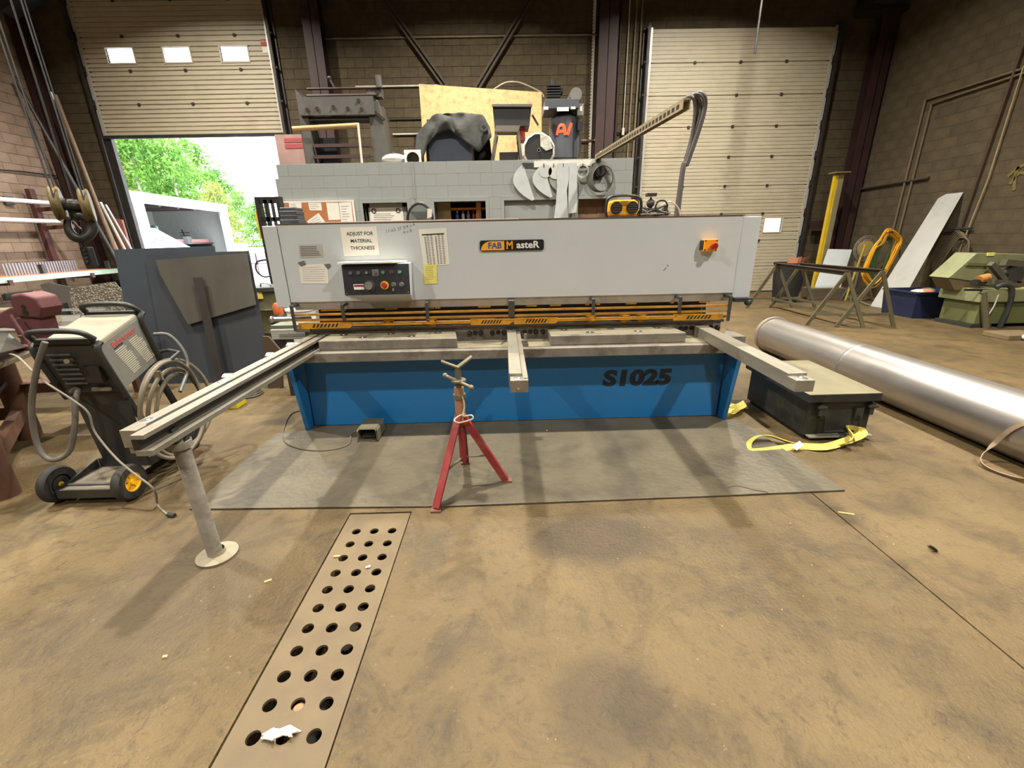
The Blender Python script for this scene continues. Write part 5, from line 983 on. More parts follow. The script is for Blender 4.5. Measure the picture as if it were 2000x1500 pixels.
a, b = AY(1128, 255, YC-tr), AY(1138, 236, YC-tr); B(a.x, b.x, YC-tr, YC-.1, a.z, b.z).build('pressure_switch', BLACK, ac, bevel=.01); MB().tube(spline([(a.x+.05, YC-.3, a.z), (a.x+.06, YC-.3, a.z-.3), (a.x+.02, YC-.3, a.z-.5)]), .02, 6).build('drop_hose', RUBBER, ac)
OR = M('orange spray paint', S(240,90,40), .6); YF_ = YC-tr-.004
for st_ in (((1088, 264), (1092, 247), (1099, 244), (1102, 250), (1104, 264)), ((1091, 257), (1103, 256)), ((1116, 240), (1108, 264))):
    pts = [];  
    for x, y in st_:
        d = ray(x, y); A_ = d.x**2+d.y**2; Bq = -2*(d.x*c0.x+d.y*YC); Cq = c0.x**2+YC**2-(tr+.006)**2; tt = (-Bq-math.sqrt(max(0, Bq*Bq-4*A_*Cq)))/(2*A_); pts.append(CP+d*tt)
    MB().tube(spline(pts, 5), 0, flat=(.012, .055)).build('spray_stroke', OR, ac)
a = AY(1096, 285, YC-tr); B(a.x-.05, a.x+.32, YC-tr-.05, YC-tr+.05, ZR+.12, ZR+.2).build('base_plate', M('pale grey steel', S(140,136,126), .5), ac)
m = MB(); a = AY(1128, 274, YB-.06); b = AY(1192, 274, YB-.06); m.frustum(a, b, .016, n=8)
for x in (1163, 1173, 1187): m.ball(AY(x, 274, YB-.06), .042)
tag(m.build('air_line', M('copper pipe', S(150,120,100), .4, .4), smooth=True), 'air pipe with brass fittings beside the compressor', 'pipe')
# old press frame and odds on the left end of the roof
YG = 9.6; PG = M('old grey machine', S(72,70,66), .6, .1, .15, 5, dirt=S(58,52,48), damt=.6); q = lambda x, y, d=0: AY(x, y, YG+d)
pf = thing('press_frame', 'old grey press frame with cross beams on the office roof', 'press', (q(670, 310).x, YG, ZR))
for x0, x1 in ((586, 604), (722, 756)):
    a, b = q(x0, 316), q(x1, 190); xa_, xb_ = (q(x0, 240).x, q(x1, 240).x); MB().prism([(xa_, YG, ZR), (xb_, YG, ZR), (xb_-.12*(x0 > 700), YG, q(670, 200).z), (xa_, YG, q(670, 172).z)], (0, .5, 0)).build('side_frame', PG, pf, bevel=.01)
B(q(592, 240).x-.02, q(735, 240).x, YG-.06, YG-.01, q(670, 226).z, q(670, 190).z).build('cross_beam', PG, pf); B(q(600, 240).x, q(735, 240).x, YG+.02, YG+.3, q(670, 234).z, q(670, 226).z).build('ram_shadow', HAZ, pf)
for x, y in ((619, 212), (651, 209), (679, 212), (706, 213), (600, 214), (700, 196)): MB().frustum(q(x, y, -.06), q(x, y, -.08), .035, n=10).build('beam_bolt', M('rusty bolt', S(70,46,38), .7), pf)
for y in (172, 186): MB().frustum(q(600, y+2), q(736, y), .022 if y < 180 else .035, n=8).build('tie_rod', BROWN, pf)
MB().bar(q(643, 153), q(655, 174), .03, .03).ball(q(643, 152), .035).build('lever', DSTEEL, pf); MB().frustum(q(738, 148), q(741, 172), .06, n=10).box(q(730, 240).x, q(750, 240).x, YG, YG+.2, q(670,190).z, q(670,172).z).build('cylinder', PG, pf)
MB().bar(q(716, 205), q(750, 234), .05, .05).build('gusset_bar', HAZ, pf); B(q(608, 240).x, q(640, 240).x, YG+.3, YG+.5, ZR, q(670,262).z).build('dark_cabinet', M('deep navy', S(34,36,50), .6), pf)
for y in (283, 305): MB().bar(q(612, y+2), q(722, y), .05, .06).build('rear_rail', BROWN, pf)
tag(MB().frustum(AY(572, 252, 9.35), AY(700, 245, 9.35), .045, n=12).build('wooden_pole', M('worn pole', S(170,136,92), .7, 0, .15, 6, stretch=(.5,6,6)), smooth=True), 'worn wooden pole resting across the press frame', 'pole'); tag(MB().frustum(AY(706, 312, 9.3)-Vector((0,0,.17)), AY(699, 240, 9.3), .022, n=8).build('white_tube', WPIPE), 'thin white tube standing by the wooden pole', 'tube')
m = MB(); hx = [AY(572, 272, 10.6), AY(590, 300, 10.6)]
sg_ = thing('red_white_sign', 'faded red and white panel behind the press frame', 'sign', (hx[0].x, 10.6, 0)); a, b = AY(545, 316, 10.6), AY(588, 262, 10.6); B(a.x, b.x, 10.6, 10.63, 0, b.z).build('board', M('pale pink', S(146,116,108), .7), sg_)
for y0, y1 in ((278, 270), (290, 281)): B(AY(556,280,10.6).x, b.x, 10.592, 10.6, AY(572,y0,10.6).z, AY(572,y1,10.6).z).build('red_band', M('faded red', S(150,60,66), .6), sg_)
p = AY(768, 302, 8.75); tag(MB().ball((p.x, 8.85, ZR+.17), .25, (1,.7,.42)).build('silver_shell', M('silver shell', S(186,182,170), .35, .4), smooth=True), 'dented silver shell lying on the office roof edge', 'cover')
m = MB(); 
for a, b in (((756, 312), (790, 290)), ((772, 300), (800, 280)), ((748, 308), (775, 316)), ((790, 296), (797, 278)), ((765, 287), (790, 300))): pa, pb = AY(*a, 9.15), AY(*b, 9.15); pa.z = max(pa.z-.1, ZR+.03); pb.z = max(pb.z-.1, ZR+.03); m.frustum(pa, pb, .03, n=8)
tag(m.build('scrap_pipes', HB), 'tangle of dark pipe offcuts behind the silver shell', 'scrap')
dp = thing('duct_plate', 'white square plate with a dark round duct opening', 'duct', AY(806, 316, 8.75)); p = AY(806, 305, 8.72); n = 24; r0 = .115; sq = .15; m = MB(); o_ = []; i_ = []
p.z = ZR+.16
for k in range(n):
    c, s = math.cos(2*math.pi*k/n), math.sin(2*math.pi*k/n); w = max(abs(c), abs(s)); o_.append(p+Vector((c/w*sq, 0, s/w*sq))); i_.append(p+Vector((c*r0, 0, s*r0)))
m.add(o_+i_+[v+Vector((0,.01,0)) for v in o_+i_], [[k, (k+1) % n, n+(k+1) % n, n+k] for k in range(n)] + [[2*n+k, 2*n+(k+1) % n, 3*n+(k+1) % n, 3*n+k] for k in range(n)] + [[k, (k+1) % n, 2*n+(k+1) % n, 2*n+k] for k in range(n)]).build('plate', WHITE, dp)
MB().lathe([(.115, 0), (.115, .16), (.001, .16)], p+Vector((0,.005,0)), (0,1,0), 24).build('duct', M('duct steel', S(110,104,92), .5, .4), dp, smooth=True)
tag(MB().frustum((p.x+.02, YO-.03, 2.2), (p.x+.02, YO-.03, 2.80), .012, n=6).build('drop_wire', M('grey wire', S(130,132,126), .6)), 'thin grey wire running down the office wall below the duct plate', 'wire')

# ---------------- things on top of the shear
ZT = 1.6325
rd = thing('jobsite_radio', 'yellow and black jobsite radio standing on the shear', 'radio', (AY(1215, 425, 3.95).x, 3.95, ZT)); RX = AY(1215, 425, 3.95).x; RY = 3.9
MB().prism([(RX-.11, RY, ZT+.025), (RX+.11, RY, ZT+.025), (RX+.125, RY, ZT+.06), (RX+.115, RY, ZT+.13), (RX+.09, RY, ZT+.15), (RX-.09, RY, ZT+.15), (RX-.115, RY, ZT+.13), (RX-.125, RY, ZT+.06)], (0, .15, 0)).build('body', M('radio yellow', S(216,160,20), .45), rd, bevel=.01)
for s in (-1, 1):
    MB().lathe([(.001, .006), (.042, .006), (.046, 0), (.05, 0), (.05, .014), (.001, .014)], (RX+s*.068, RY, ZT+.085), (0,-1,0), 20).build('speaker', BLACK, rd, smooth=True)
    for k in range(4): B(RX+s*.068-.036, RX+s*.068+.036, RY-.018, RY-.0145, ZT+.056+.018*k, ZT+.062+.018*k).build('speaker_bar', M('radio grey', S(70,66,54), .5), rd)
    MB().tube(spline([(RX+s*.14, RY+.02, ZT+.012), (RX+s*.15, RY+.02, ZT+.07), (RX+s*.14, RY+.02, ZT+.15), (RX+s*.10, RY+.02, ZT+.178)]), .012, 8).build('roll_cage', BLACK, rd, smooth=True)
MB().tube(spline([(RX-.10, RY+.02, ZT+.178), (RX, RY+.02, ZT+.185), (RX+.10, RY+.02, ZT+.178)]), .012, 8).build('carry_handle', BLACK, rd, smooth=True); B(RX-.03, RX+.03, RY-.008, RY+.0, ZT+.108, ZT+.14).build('display', M('radio display', S(150,104,20), .4), rd); B(RX-.12, RX+.12, RY-.01, RY+.16, ZT, ZT+.026).build('base_bumper', BLACK, rd, bevel=.006)
tl = thing('cable_tangle', 'tangle of grey cables and a clamp lamp on the shear', 'cables', (AY(1280, 425, 3.95).x, 3.95, ZT)); m = MB(); rj = random.Random(5); cX = AY(1275, 425, 3.95).x
for k in range(9):
    pts = [(cX+rj.uniform(-.13,.13), 3.95+rj.uniform(-.08,.08), ZT+.012+.10*rj.random()*(1 if i % 2 else .3)) for i in range(7)]; m.tube(spline(pts, 5, True), .007, 6, True)
m.build('cables', HOSE, tl, smooth=True); MB().frustum((cX-.02, 3.95, ZT+.02), (cX-.03, 3.95, ZT+.17), .008, n=6).ball((cX-.03, 3.95, ZT+.12), .035).box(cX-.07, cX+.01, 3.92, 3.98, ZT+.175, ZT+.20).build('clamp_lamp', DSTEEL, tl); MB().tube(spline([(cX+.06, 3.95, ZT+.10), (cX+.14, 3.95, ZT+.13), (cX+.22, 3.97, ZT+.08), (cX+.25, 3.98, ZT+.01)]), .006, 6).build('white_lead', WPIPE, tl)
MB().tube(ring((cX+.05, 3.9, ZT+.09), .05, (0,1,0), 20), .007, 6, True).build('wheel_loop', BLACK, tl)
fsx = AY(822, 428, 3.85).x; fs = thing('face_shield', 'black framed face shield with a white tag on the shear', 'face shield', (fsx, 3.85, ZT)); 
arc = [(fsx+.105*math.cos(math.pi*k/12), 3.82, ZT+.012+.135*math.sin(math.pi*k/12)) for k in range(13)]
MB().tube(arc, .011, 8).build('frame', BLACK, fs, smooth=True)
def shield():
    m, t, b = new_mat('smoked shield'); b.inputs['Base Color'].default_value = (*S(120,128,126), 1); b.inputs['Roughness'].default_value = .15; b.inputs['Alpha'].default_value = .45; return m
MB().prism(arc, (0, .004, 0)).build('visor', shield(), fs); MB().prism([(fsx-.085, 3.84, ZT+.085), (fsx+.085, 3.84, ZT+.085), (fsx+.03, 3.84, ZT+.01), (fsx-.02, 3.84, ZT+.01)], (0, .006, 0)).build('head_band', M('shield shade', S(58,62,60), .5), fs)
MB().prism([(fsx+.06, 3.805, ZT+.03), (fsx+.098, 3.805, ZT+.04), (fsx+.105, 3.805, ZT+.10), (fsx+.068, 3.805, ZT+.105)], (0, .003, 0)).build('tag', WHITE, fs)
for k, (w, h, z) in enumerate(((.15, .075, 0), (.14, .055, .076))):
    X = AY(570, 430, 3.8).x; tag(MB().box(X-w/2, X+w/2, 3.75, 3.9, ZT+z, ZT+z+h*.55).box(X-w/2+.006, X+w/2-.006, 3.755, 3.895, ZT+z+h*.55, ZT+z+h).build('parts_box', M('smoke plastic', S(64,66,70), .35), bevel=.006), ['dark plastic parts box on the left end of the shear', 'dark plastic parts box stacked on another on the shear'][k], 'box')
tag(MB().prism([(-1.38, 3.52, ZT), (.12, 3.52, ZT), (.12, 3.6, ZT), (-1.38, 3.6, ZT)], (0, 0, .006)).build('white_strip', WHITE), 'thin white strip lying along the top edge of the shear', 'strip')
# ================================================================ right side
OLV = M('olive horse steel', S(98,92,70), .6, .2, .15, 6, dirt=S(72,62,48), damt=.6)
def sawhorse(label, tl, tr, feet_l, feet_r, loc):
    h = thing('sawhorse', label, 'sawhorse', loc, 'steel sawhorses')
    L_ = [G(*q) for q in feet_l]; R_ = [G(*q) for q in feet_r]; yl = sum(p.y for p in L_)/2; yr = sum(p.y for p in R_)/2
    a, b = AY(*tl, yl), AY(*tr, yr); MB().bar(a, b, .09, .012).bar(a+Vector((0,0,-.035)), b+Vector((0,0,-.035)), .012, .07).build('top_beam', M('beam rust', S(66,56,46), .6, .3), h)
    for e, fs in ((a, L_), (b, R_)):
        for f in fs: MB().bar(e+Vector((0,0,-.02)), f, .06, .02, (0,1,0)).build('leg', OLV, h)
        q0, q1 = e.lerp(fs[0], .78), e.lerp(fs[1], .78); MB().bar(q0, q1, .015, .045).build('cross_bar', OLV, h)
    MB().bar((a.lerp(L_[0], .78)+a.lerp(L_[1], .78))/2, (b.lerp(R_[0], .78)+b.lerp(R_[1], .78))/2, .015, .045).build('long_bar', OLV, h)
    return h
sawhorse('steel sawhorse beside the stainless pipe end', (1519, 514), (1656, 530), ((1458, 602), (1548, 601)), ((1575, 635), (1686, 640)), (5.35, 7.9, 0))
sawhorse('steel sawhorse nearer the leaning aluminium strip', (1565, 514), (1725, 527), ((1504, 601), (1592, 601)), ((1632, 639), (1745, 637)), (5.9, 7.9, 0))
# rubbish barrel
bc = Vector((6.35, 9.75, 0)); bl = thing('rubbish_barrel', 'black rubbish barrel with cardboard sticking out', 'barrel', bc)
MB().lathe([(.001, .01), (.24, 0), (.29, .45), (.32, .85), (.335, .86), (.335, .82)], bc, n=28).build('body', RUBBER, bl, smooth=True); MB().lathe([(.001, 0), (.30, 0)], bc+Vector((0,0,.8)), n=20).build('rubbish', M('rubbish brown', S(110,92,78), .9, 0, .4, 20, .6, 20), bl)
for k in range(4): MB().prism([bc+Vector((-.15+.1*k, -.1+.06*k, .78)), bc+Vector((.05+.1*k, -.14+.06*k, .78)), bc+Vector((.08+.08*k, -.1, .95+.03*(k % 2))), bc+Vector((-.1+.1*k, -.06, .98-.04*(k % 2)))], (0, .01, 0)).build('cardboard', M('cardboard', S(150,96,70), .85), bl)
# corner post, white sheet, boxes, funnel, hoses
yp = thing('yellow_post', 'tall yellow square post with a flat cap by the corner column', 'post', (8.0, 10.9, 0)); a = AY(1634, 342, 10.9); 
B(a.x-.05, a.x+.03, 10.86, 10.94, 0, a.z).build('post', M('post yellow', S(206,172,34), .5, 0, .1, 6), yp); B(a.x+.03, a.x+.15, 10.85, 10.97, 0, a.z+.04).build('channel', M('grey khaki', S(130,122,92), .6), yp); B(a.x-.1, a.x+.24, 10.78, 11.04, a.z+.04, a.z+.06).build('cap', M('khaki cap', S(140,128,84), .6), yp)
def lean_poly(name, label, cat, pts, yb, mat, lean=.25, t=.006):
    """sheet traced in the photo, standing at depth yb and leaning back"""
    P = [AY(x, y, yb) for x, y in pts]; z0 = min(p.z for p in P); h = max(p.z for p in P)-z0; out = []
    for x, y in pts:
        p = AY(x, y, yb); k = (p.z-z0)/h; q = AY(x, y, yb+lean*k); out.append(q-Vector((0,0,z0)) if False else q)
    z0 = min(p.z for p in out); out = [Vector((p.x, p.y, p.z-z0)) for p in out]
    return tag(MB().prism(out, (0, t, 0)).build(name, mat), label, cat)
lean_poly('white_sheet', 'white painted sheet leaning near the corner column', 'sheet', ((1621,469),(1668,470),(1640,563),(1592,552)), 10.3, M('white sheet', S(206,212,214), .5, 0, .04, 3, dirt=S(180,184,184)), .3)
cb_ = thing('metal_tray', 'dull metal tray box on the floor before the white sheet', 'tray', (7.1, 9.9, 0)); P = G(1580, 583); P.y -= .3; m = MB().box(P.x-.15, P.x+.62, P.y, P.y+.4, 0, .26); m.build('body', M('tray brown', S(96,84,68), .6, .2), cb_, bevel=.01); B(P.x-.12, P.x+.59, P.y+.03, P.y+.37, .261, .275).build('bright_lining', CHROME, cb_)
fz_ = thing('pedestal_fan', 'old fan with a round cream disc head on a stand', 'fan', (8.2, 10.0, 0)); c = AY(1693, 485, 10.0)
MB().frustum(c+Vector((0,.02,0)), c+Vector((0,.06,0)), .17, n=26).build('disc', M('cream disc', S(168,150,90), .6), fz_, smooth=True); m = MB()
for r_ in (.19, .235, .27): m.tube(ring(c+Vector((0,.03,0)), r_, (0,1,0), 26), .008, 5, True)
for k in range(10): a_ = k*math.pi/5; m.bar(c+Vector((math.cos(a_)*.17, .03, math.sin(a_)*.17)), c+Vector((math.cos(a_)*.27, .03, math.sin(a_)*.27)), .006, .006)
m.build('guard', M('pale guard', S(150,140,130), .5, .3), fz_); MB().frustum((c.x, 10.08, 0.02), (c.x, 10.08, c.z), .03, n=10).build('pole', OLV, fz_); MB().lathe([(.001, 0), (.2, 0), (.2, .02), (.03, .05)], (c.x, 10.08, 0), n=20).build('base', OLV, fz_, smooth=True)
for i, (a, b, mt, lb) in enumerate(((( 1690,478), (1648,598), M('dull yellow', S(150,128,44), .6), 'yellow stick leaning among the hoses'), ((1672,510), (1660,592), OLV, 'olive stick leaning behind the yellow stick'), ((1688,520), (1706,585), M('tan stock'), 'tan stick leaning beside the hoses'), ((1668,545), (1640,590), DSTEEL, 'dark rod leaning against the metal tray'))):
    p, q = AY(*a, 9.85), G(*b, 0); q = Vector((q.x*9.7/q.y, 9.7, 0)); tag(MB().frustum(p, q, .022, n=8).build('stick', mt), lb, 'stick')
YH_ = M('hose yellow', S(222,158,24), .45, 0, .08, 10); GH = M('hose green', S(60,92,44), .5, 0, .1, 10)
hy = 9.35; hz = thing('hose_coil', 'yellow air hose hung in tall loops with green hose inside', 'hose', G(1700, 590)); m = MB(); gm = MB()
def loop(cx, ty, by, w, sh, dy): return [AY(x, y, hy+dy) for x, y in ((cx+sh, ty), (cx+sh+w*.85, ty+14), (cx+sh*.7+w, (ty+by)/2-20), (cx+w*.75, (ty+by)/2+30), (cx+w*.3, by-8), (cx-w*.25, by), (cx-w*.75, by-16), (cx-w*.75, (ty+by)/2+25), (cx-w*.4+sh*.3, (ty+by)/2-15), (cx+sh-w*.55, ty+20))]
hr = random.Random(4)
for k in range(9): m.tube(spline(loop(1708+hr.uniform(-3, 3), 446+hr.uniform(0, 12), 566-hr.uniform(0, 22), 30-hr.uniform(0, 9), 28-hr.uniform(0, 5), .03*k), 5, True), .0125, 7, True)
m.build('yellow_hose', YH_, hz, smooth=True)
for k in range(4): gm.tube(spline([AY(1736-2*k, 462+2*k, hy+.12), AY(1722-3*k, 480, hy+.12), AY(1706-3*k, 530, hy+.12), AY(1712, 556, hy+.12), AY(1722+2*k, 530, hy+.12), AY(1740, 480, hy+.12)], 5, True), .014, 7, True)
gm.build('green_hose', GH, hz, smooth=True); p = AY(1738, 452, hy); MB().frustum((p.x, hy+.0, p.z-.02), (XR-.05, hy+.6, p.z-.02), .018, n=8).build('wall_hook', DSTEEL, hz)
MB().tube(spline([G(1680, 588, .02), G(1700, 596, .02), G(1716, 588, .02), G(1700, 584, .02)], 5, True), .02, 6, True).build('floor_loop', M('tan cable'), hz, smooth=True)
# leaning aluminium strip: foot on the floor, top on the side wall
ALU = M('aluminium sheet', S(196,196,192), .38, .55, .08, 2, dirt=S(160,154,146), dscale=1.4, damt=.5)
fl_, fr_ = G(1700, 598), G(1752, 606); tl_, tr_ = AX(1832, 388, XR-.12), AX(1890, 373, XR-.05)
nrm = (fr_-fl_).cross(tl_-fl_).normalized(); onpl = lambda x, y: CP + ray(x, y)*((fl_-CP).dot(nrm)/ray(x, y).dot(nrm))
tr_ = onpl(1888, 374); tm = onpl(1848, 379); tr_ = tr_ if tr_.x < XR-.02 else tr_ + (tl_-tr_)*((tr_.x-XR+.02)/max(1e-3, tr_.x-tl_.x))
tag(MB().prism([fl_, fr_, tr_, tm, tl_], nrm*.004).build('aluminium_strip', ALU), 'long aluminium sheet leaning against the right wall', 'sheet')
# blue tub
c = G(1810, 618); tu = thing('blue_tub', 'dark blue plastic tub with rags inside', 'tub', (7.55, 7.75, 0)); TB = M('tub blue', S(30,38,66), .5, 0, .15, 6)
x0, x1, y0, y1 = 7.18, 8.0, 7.45, 8.15; o0 = [(x0+.04, y0+.03), (x1-.04, y0+.0), (x1-.04, y1-.03), (x0+.04, y1-.03)]; o1 = [(x0, y0), (x1, y0-.03), (x1, y1), (x0, y1)]; V_ = [(x, y, 0) for x, y in o0]+[(x, y, .44) for x, y in o1]+[(x+(.03 if x < 7.6 else -.03), y+(.03 if y < 7.8 else -.03), .44) for x, y in o1]+[(x+(.03 if x < 7.6 else -.03), y+(.03 if y < 7.8 else -.03), .03) for x, y in o0]
MB().add(V_, [[3,2,1,0]]+[[k*4+i, k*4+(i+1) % 4, (k+1)*4+(i+1) % 4, (k+1)*4+i] for k in range(3) for i in range(4)]+[[12,13,14,15]]).build('shell', TB, tu); m = MB()
for a, b in zip(o1, o1[1:]+o1[:1]): m.bar((*a, .445), (*b, .445), .05, .03)
m.build('rim', TB, tu)
for dx, dy, col, nm in ((.2, .15, S(206,196,176), 'white_rag'), (.3, .12, S(196,120,80), 'orange_rag'), (.5, .3, S(110,104,90), 'grey_rag')): MB().ball((x0+dx, y0+dy+.05, .42), .13, (1.1,.8,.55)).build(nm, M(nm, col, .85, 0, .2, 12, .6, 14), tu, smooth=True)
MB().prism([(x1-.1, y0-.05, .43), (x1+.12, y0-.08, .40), (x1+.16, y0, .36), (x1+.02, y0+.1, .46)], (0, 0, .02)).build('paper_rag', WHITE, tu)
# rope and coils on the wall
tag(MB().tube([AX(2000, 128, XR-.06), AX(1930, 350, XR-.05), AX(1870, 500, XR-.05), AX(1866, 520, XR-.05)], .013, 6).build('hanging_rope', M('tan rope', S(150,132,100), .9)), 'tan rope hanging down the right wall', 'rope')
tag(MB().frustum(AX(2010, 55, XR-.05), AX(1873, 455, XR-.05), .022, n=8).build('wall_pipe', M('rusty pipe', S(70,50,38), .7)), 'rusty pipe running down the right wall behind the aluminium sheet', 'pipe')
CND = M('wall conduit paint', S(104,88,66), .7)
for dz, k in ((0, 0), (-.14, 1)):
    a, b, c_ = AX(2010, 130+9*k, XR-.04), AX(1808+12*k, 195+8*k, XR-.04), AX(1748+8*k, 425, XR-.04)
    tag(MB().tube([a, b, Vector((XR-.04, b.y, c_.z-.5))], .022, 8).build('wall_conduit', CND), ['upper bent conduit on the right wall', 'lower bent conduit on the right wall'][k], 'conduit')
a, b = AX(1652, 374, XR-.04), AX(1814, 347, XR-.04); tag(MB().frustum(a, b, .028, n=8).build('wall_rail', M('dark rail', S(60,50,42), .7)), 'dark horizontal rail on the right wall behind the hoses', 'rail')
cl = thing('cable_coil', 'brown cable coil hanging on the right wall above the tub', 'coil', AX(1840, 545, XR-.1)); m = MB()
for k in range(5): m.tube(spline([AX(x+2*k, y+3*k, XR-.06-.03*k) for x, y in ((1868, 452), (1884, 460), (1880, 490), (1862, 530), (1842, 548), (1824, 545), (1822, 520), (1838, 490), (1856, 465))], 5, True), .013, 6, True)
m.build('cable', M('brown cable', S(92,80,60), .7), cl, smooth=True); p = AX(1872, 448, XR-.06); MB().frustum(p, (XR-.013, p.y, p.z), .02, n=6).frustum(p+Vector((0,-.25,.02)), p+Vector((0,.25,.0)), .02, n=6).build('wall_hook', DSTEEL, cl)
# yellow spray mark on the wall
m = MB(); YS = M('faded yellow spray', S(108,94,44), .85)
for st_ in (((1968, 345), (1985, 330), (2000, 322)), ((1972, 360), (1990, 338), (2005, 340)), ((1980, 372), (1984, 340), (1990, 325))): m.tube(spline([AX(x, y, XR-.014) for x, y in st_], 4), 0, flat=(.004, .05))
tag(m.build('spray_mark', YS), 'faded yellow spray mark on the right wall', 'paint mark')
# green band saw
GS = M('saw green', S(128,130,94), .55, 0, .08, 5, dirt=S(104,104,66), dscale=3, damt=.6); GD = M('saw green dark', S(98,102,62), .55, 0, .1, 5)
bs = thing('band_saw', 'pale green horizontal band saw by the right wall', 'saw', (8.0, 6.6, 0)); Fp = lambda x, y, Y: AY(x, y, Y)
B(7.42, 8.7, 6.62, 7.2, .05, .40).build('base', GD, bs, bevel=.015); B(7.35, 8.72, 6.58, 7.25, .40, .60).build('bed', GS, bs, bevel=.012)
B(7.36, 7.7, 6.6, 7.2, 0, .06).build('skid', DSTEEL, bs); B(8.3, 8.7, 6.6, 7.2, 0, .06).build('skid', DSTEEL, bs)
P = [Fp(1852, 543, 6.9), Fp(1908, 494, 6.9), Fp(2030, 497, 6.9), Fp(2030, 520, 6.9), Fp(1950, 522, 6.9), Fp(1915, 552, 6.9)]; MB().prism(P, (0, .34, 0)).build('saw_bow', GS, bs, bevel=.012)
MB().prism([Fp(1853, 544, 6.895), Fp(1914, 553, 6.895), Fp(1916, 566, 6.895), Fp(1864, 566, 6.895)], (0, .3, 0)).build('lower_guard', M('saw brown', S(100,84,60), .6), bs)
MB().lathe([(.001, 0), (.13, 0), (.14, .03), (.12, .06), (.001, .06)], Fp(1975, 535, 6.82), (-.3,-1,0), 20).build('wheel_cover', DSTEEL, bs, smooth=True)
for a, b, w in (((1935, 515), (1962, 548), .07), ((1960, 512), (1998, 516), .09), ((1998, 515), (1985, 552), .08), ((1938, 550), (2000, 556), .08)): MB().bar(Fp(*a, 6.8), Fp(*b, 6.8), w, w, (0,1,0)).build('blade_arm', M('arm grey', S(84,80,64), .6), bs)
B(*[c for p in zip(Fp(1958, 550, 6.78), Fp(1985, 533, 6.86)) for c in sorted(p)]).build('clutch_plate', HAZ, bs)
MB().frustum(Fp(1912, 546, 6.75), Fp(1930, 541, 6.75), .06, n=14).build('motor_cap', M('orange cap', S(176,120,60), .5), bs, smooth=True); MB().frustum(Fp(1903, 552, 6.72), Fp(1920, 552, 6.8), .05, n=12).build('motor', BLACK, bs, smooth=True)
MB().bar(Fp(1885, 566, 6.6), Fp(1940, 567, 6.6), .03, .03).build('feed_bar', HAZ, bs); MB().frustum(Fp(1920, 570, 6.6), (Fp(1920, 640, 6.6).x, 6.55, .0), .045, n=10).build('front_leg', OLV, bs)
MB().tube(spline([Fp(1945, 562, 6.6), Fp(1962, 556, 6.58), Fp(1976, 565, 6.56), Fp(1970, 600, 6.56), Fp(1952, 640, 6.56)]), .035, 8).build('drain_hose', DSTEEL, bs, smooth=True); MB().tube(spline([Fp(1925, 622, 6.58), Fp(1940, 600, 6.58), Fp(1950, 575, 6.58)]), .01, 6).build('thin_hose', WPIPE, bs)
B(*[c for p in zip(Fp(1928, 500, 6.89), Fp(1942, 493, 6.905)) for c in sorted(p)]).build('yellow_label', M('label yellow', S(226,226,110), .6), bs); MB().frustum(Fp(1990, 568, 6.7), Fp(2004, 565, 6.7), .05, n=12).build('yellow_knob', YEL, bs); MB().bar(Fp(1888, 516, 6.885), Fp(1928, 517, 6.885), .02, .04).build('slot_plate', GD, bs)
tk_ = thing('timber_block', 'dirty timber block on the floor by the saw', 'block', G(1985, 655)); p = G(1960, 662); B(p.x-.05, p.x+.5, p.y-.1, p.y+.25, 0, .07).build('block', M('dirty timber', S(110,92,66), .8, 0, .15, 5), tk_, bevel=.008); MB().ball((p.x+.2, p.y-.12, .05), .07, (1.2,.8,.7)).build('white_rag', WHITE, tk_, smooth=True)
# ================================================================ outside the raised door
YARD = M('yard concrete', S(196,192,186), .9, 0, .06, 1.5, .1, 20)
tag(B(-60, 20, YB+.21, 80, -.12, -.02).build('ground_outside', YARD), 'bright concrete yard outside the raised door', 'ground', kind='structure')
tag(B(D1[0]-.2, D1[1]+.2, YB-.02, YB+.25, -.1, .004).build('door_sill', YARD), 'concrete sill under the raised door', 'sill', kind='structure')
WS = M('white shed steel', S(226,228,228), .6, 0, .03, 3); CORR = M('shed lining', S(176,180,176), .6, 0, .08, 3, stretch=(6,6,1)); DKW = M('shed dark timber', S(82,70,72), .7, 0, .12, 3)
# open fronted white shed
A = AY(250, 372, 17.5); Bp = G(438, 400, A.z); zt = A.z; zh = AY(262, 394, 17.5).z; wv = Vector((Bp.x-A.x, Bp.y-A.y, 0)); Lw = wv.length; wd_ = wv.normalized(); dn = Vector((-wd_.y, wd_.x, 0)); 
sd_ = thing('storage_shed', 'white open fronted storage shed in the yard', 'shed', (A.x, A.y, 0)); base = Vector((A.x, A.y, -.02))
def SB(name, u0, u1, d0, d1, z0, z1, mat, parent=None):
    P = [base+wd_*u+dn*d for u, d in ((u0, d0), (u1, d0), (u1, d1), (u0, d1))]; return MB().prism([Vector((p.x, p.y, z0)) for p in P], (0, 0, z1-z0)).build(name, mat, parent or sd_)
SB('fascia', -1.5, Lw, -.1, .1, zh, zt, WS); SB('post', -.0, .55, -.08, .2, -.02, zh, WS); SB('post', Lw-.35, Lw, -.08, .2, -.02, zh, WS); SB('post', -1.5, -1.2, -.08, .2, -.02, zh, WS)
SB('roof', -1.5, Lw, .1, 3.6, zh+.1, zh+.2, DKW); SB('back_wall', -1.5, Lw, 3.5, 3.6, -.02, zh+.1, CORR); SB('end_wall', Lw-.1, Lw, .2, 3.5, -.02, zh+.1, CORR); SB('end_wall', -1.5, -1.4, .2, 3.5, -.02, zh+.1, CORR)
for u in (1.4, 2.6, 3.1): SB('inner_post', u, u+.16, 3.2, 3.4, -.02, zh+.1, DKW)
for k in range(4): SB('rafter', .6+k*1.3, .75+k*1.3, .2, 3.4, zh-.05, zh+.1, DKW)
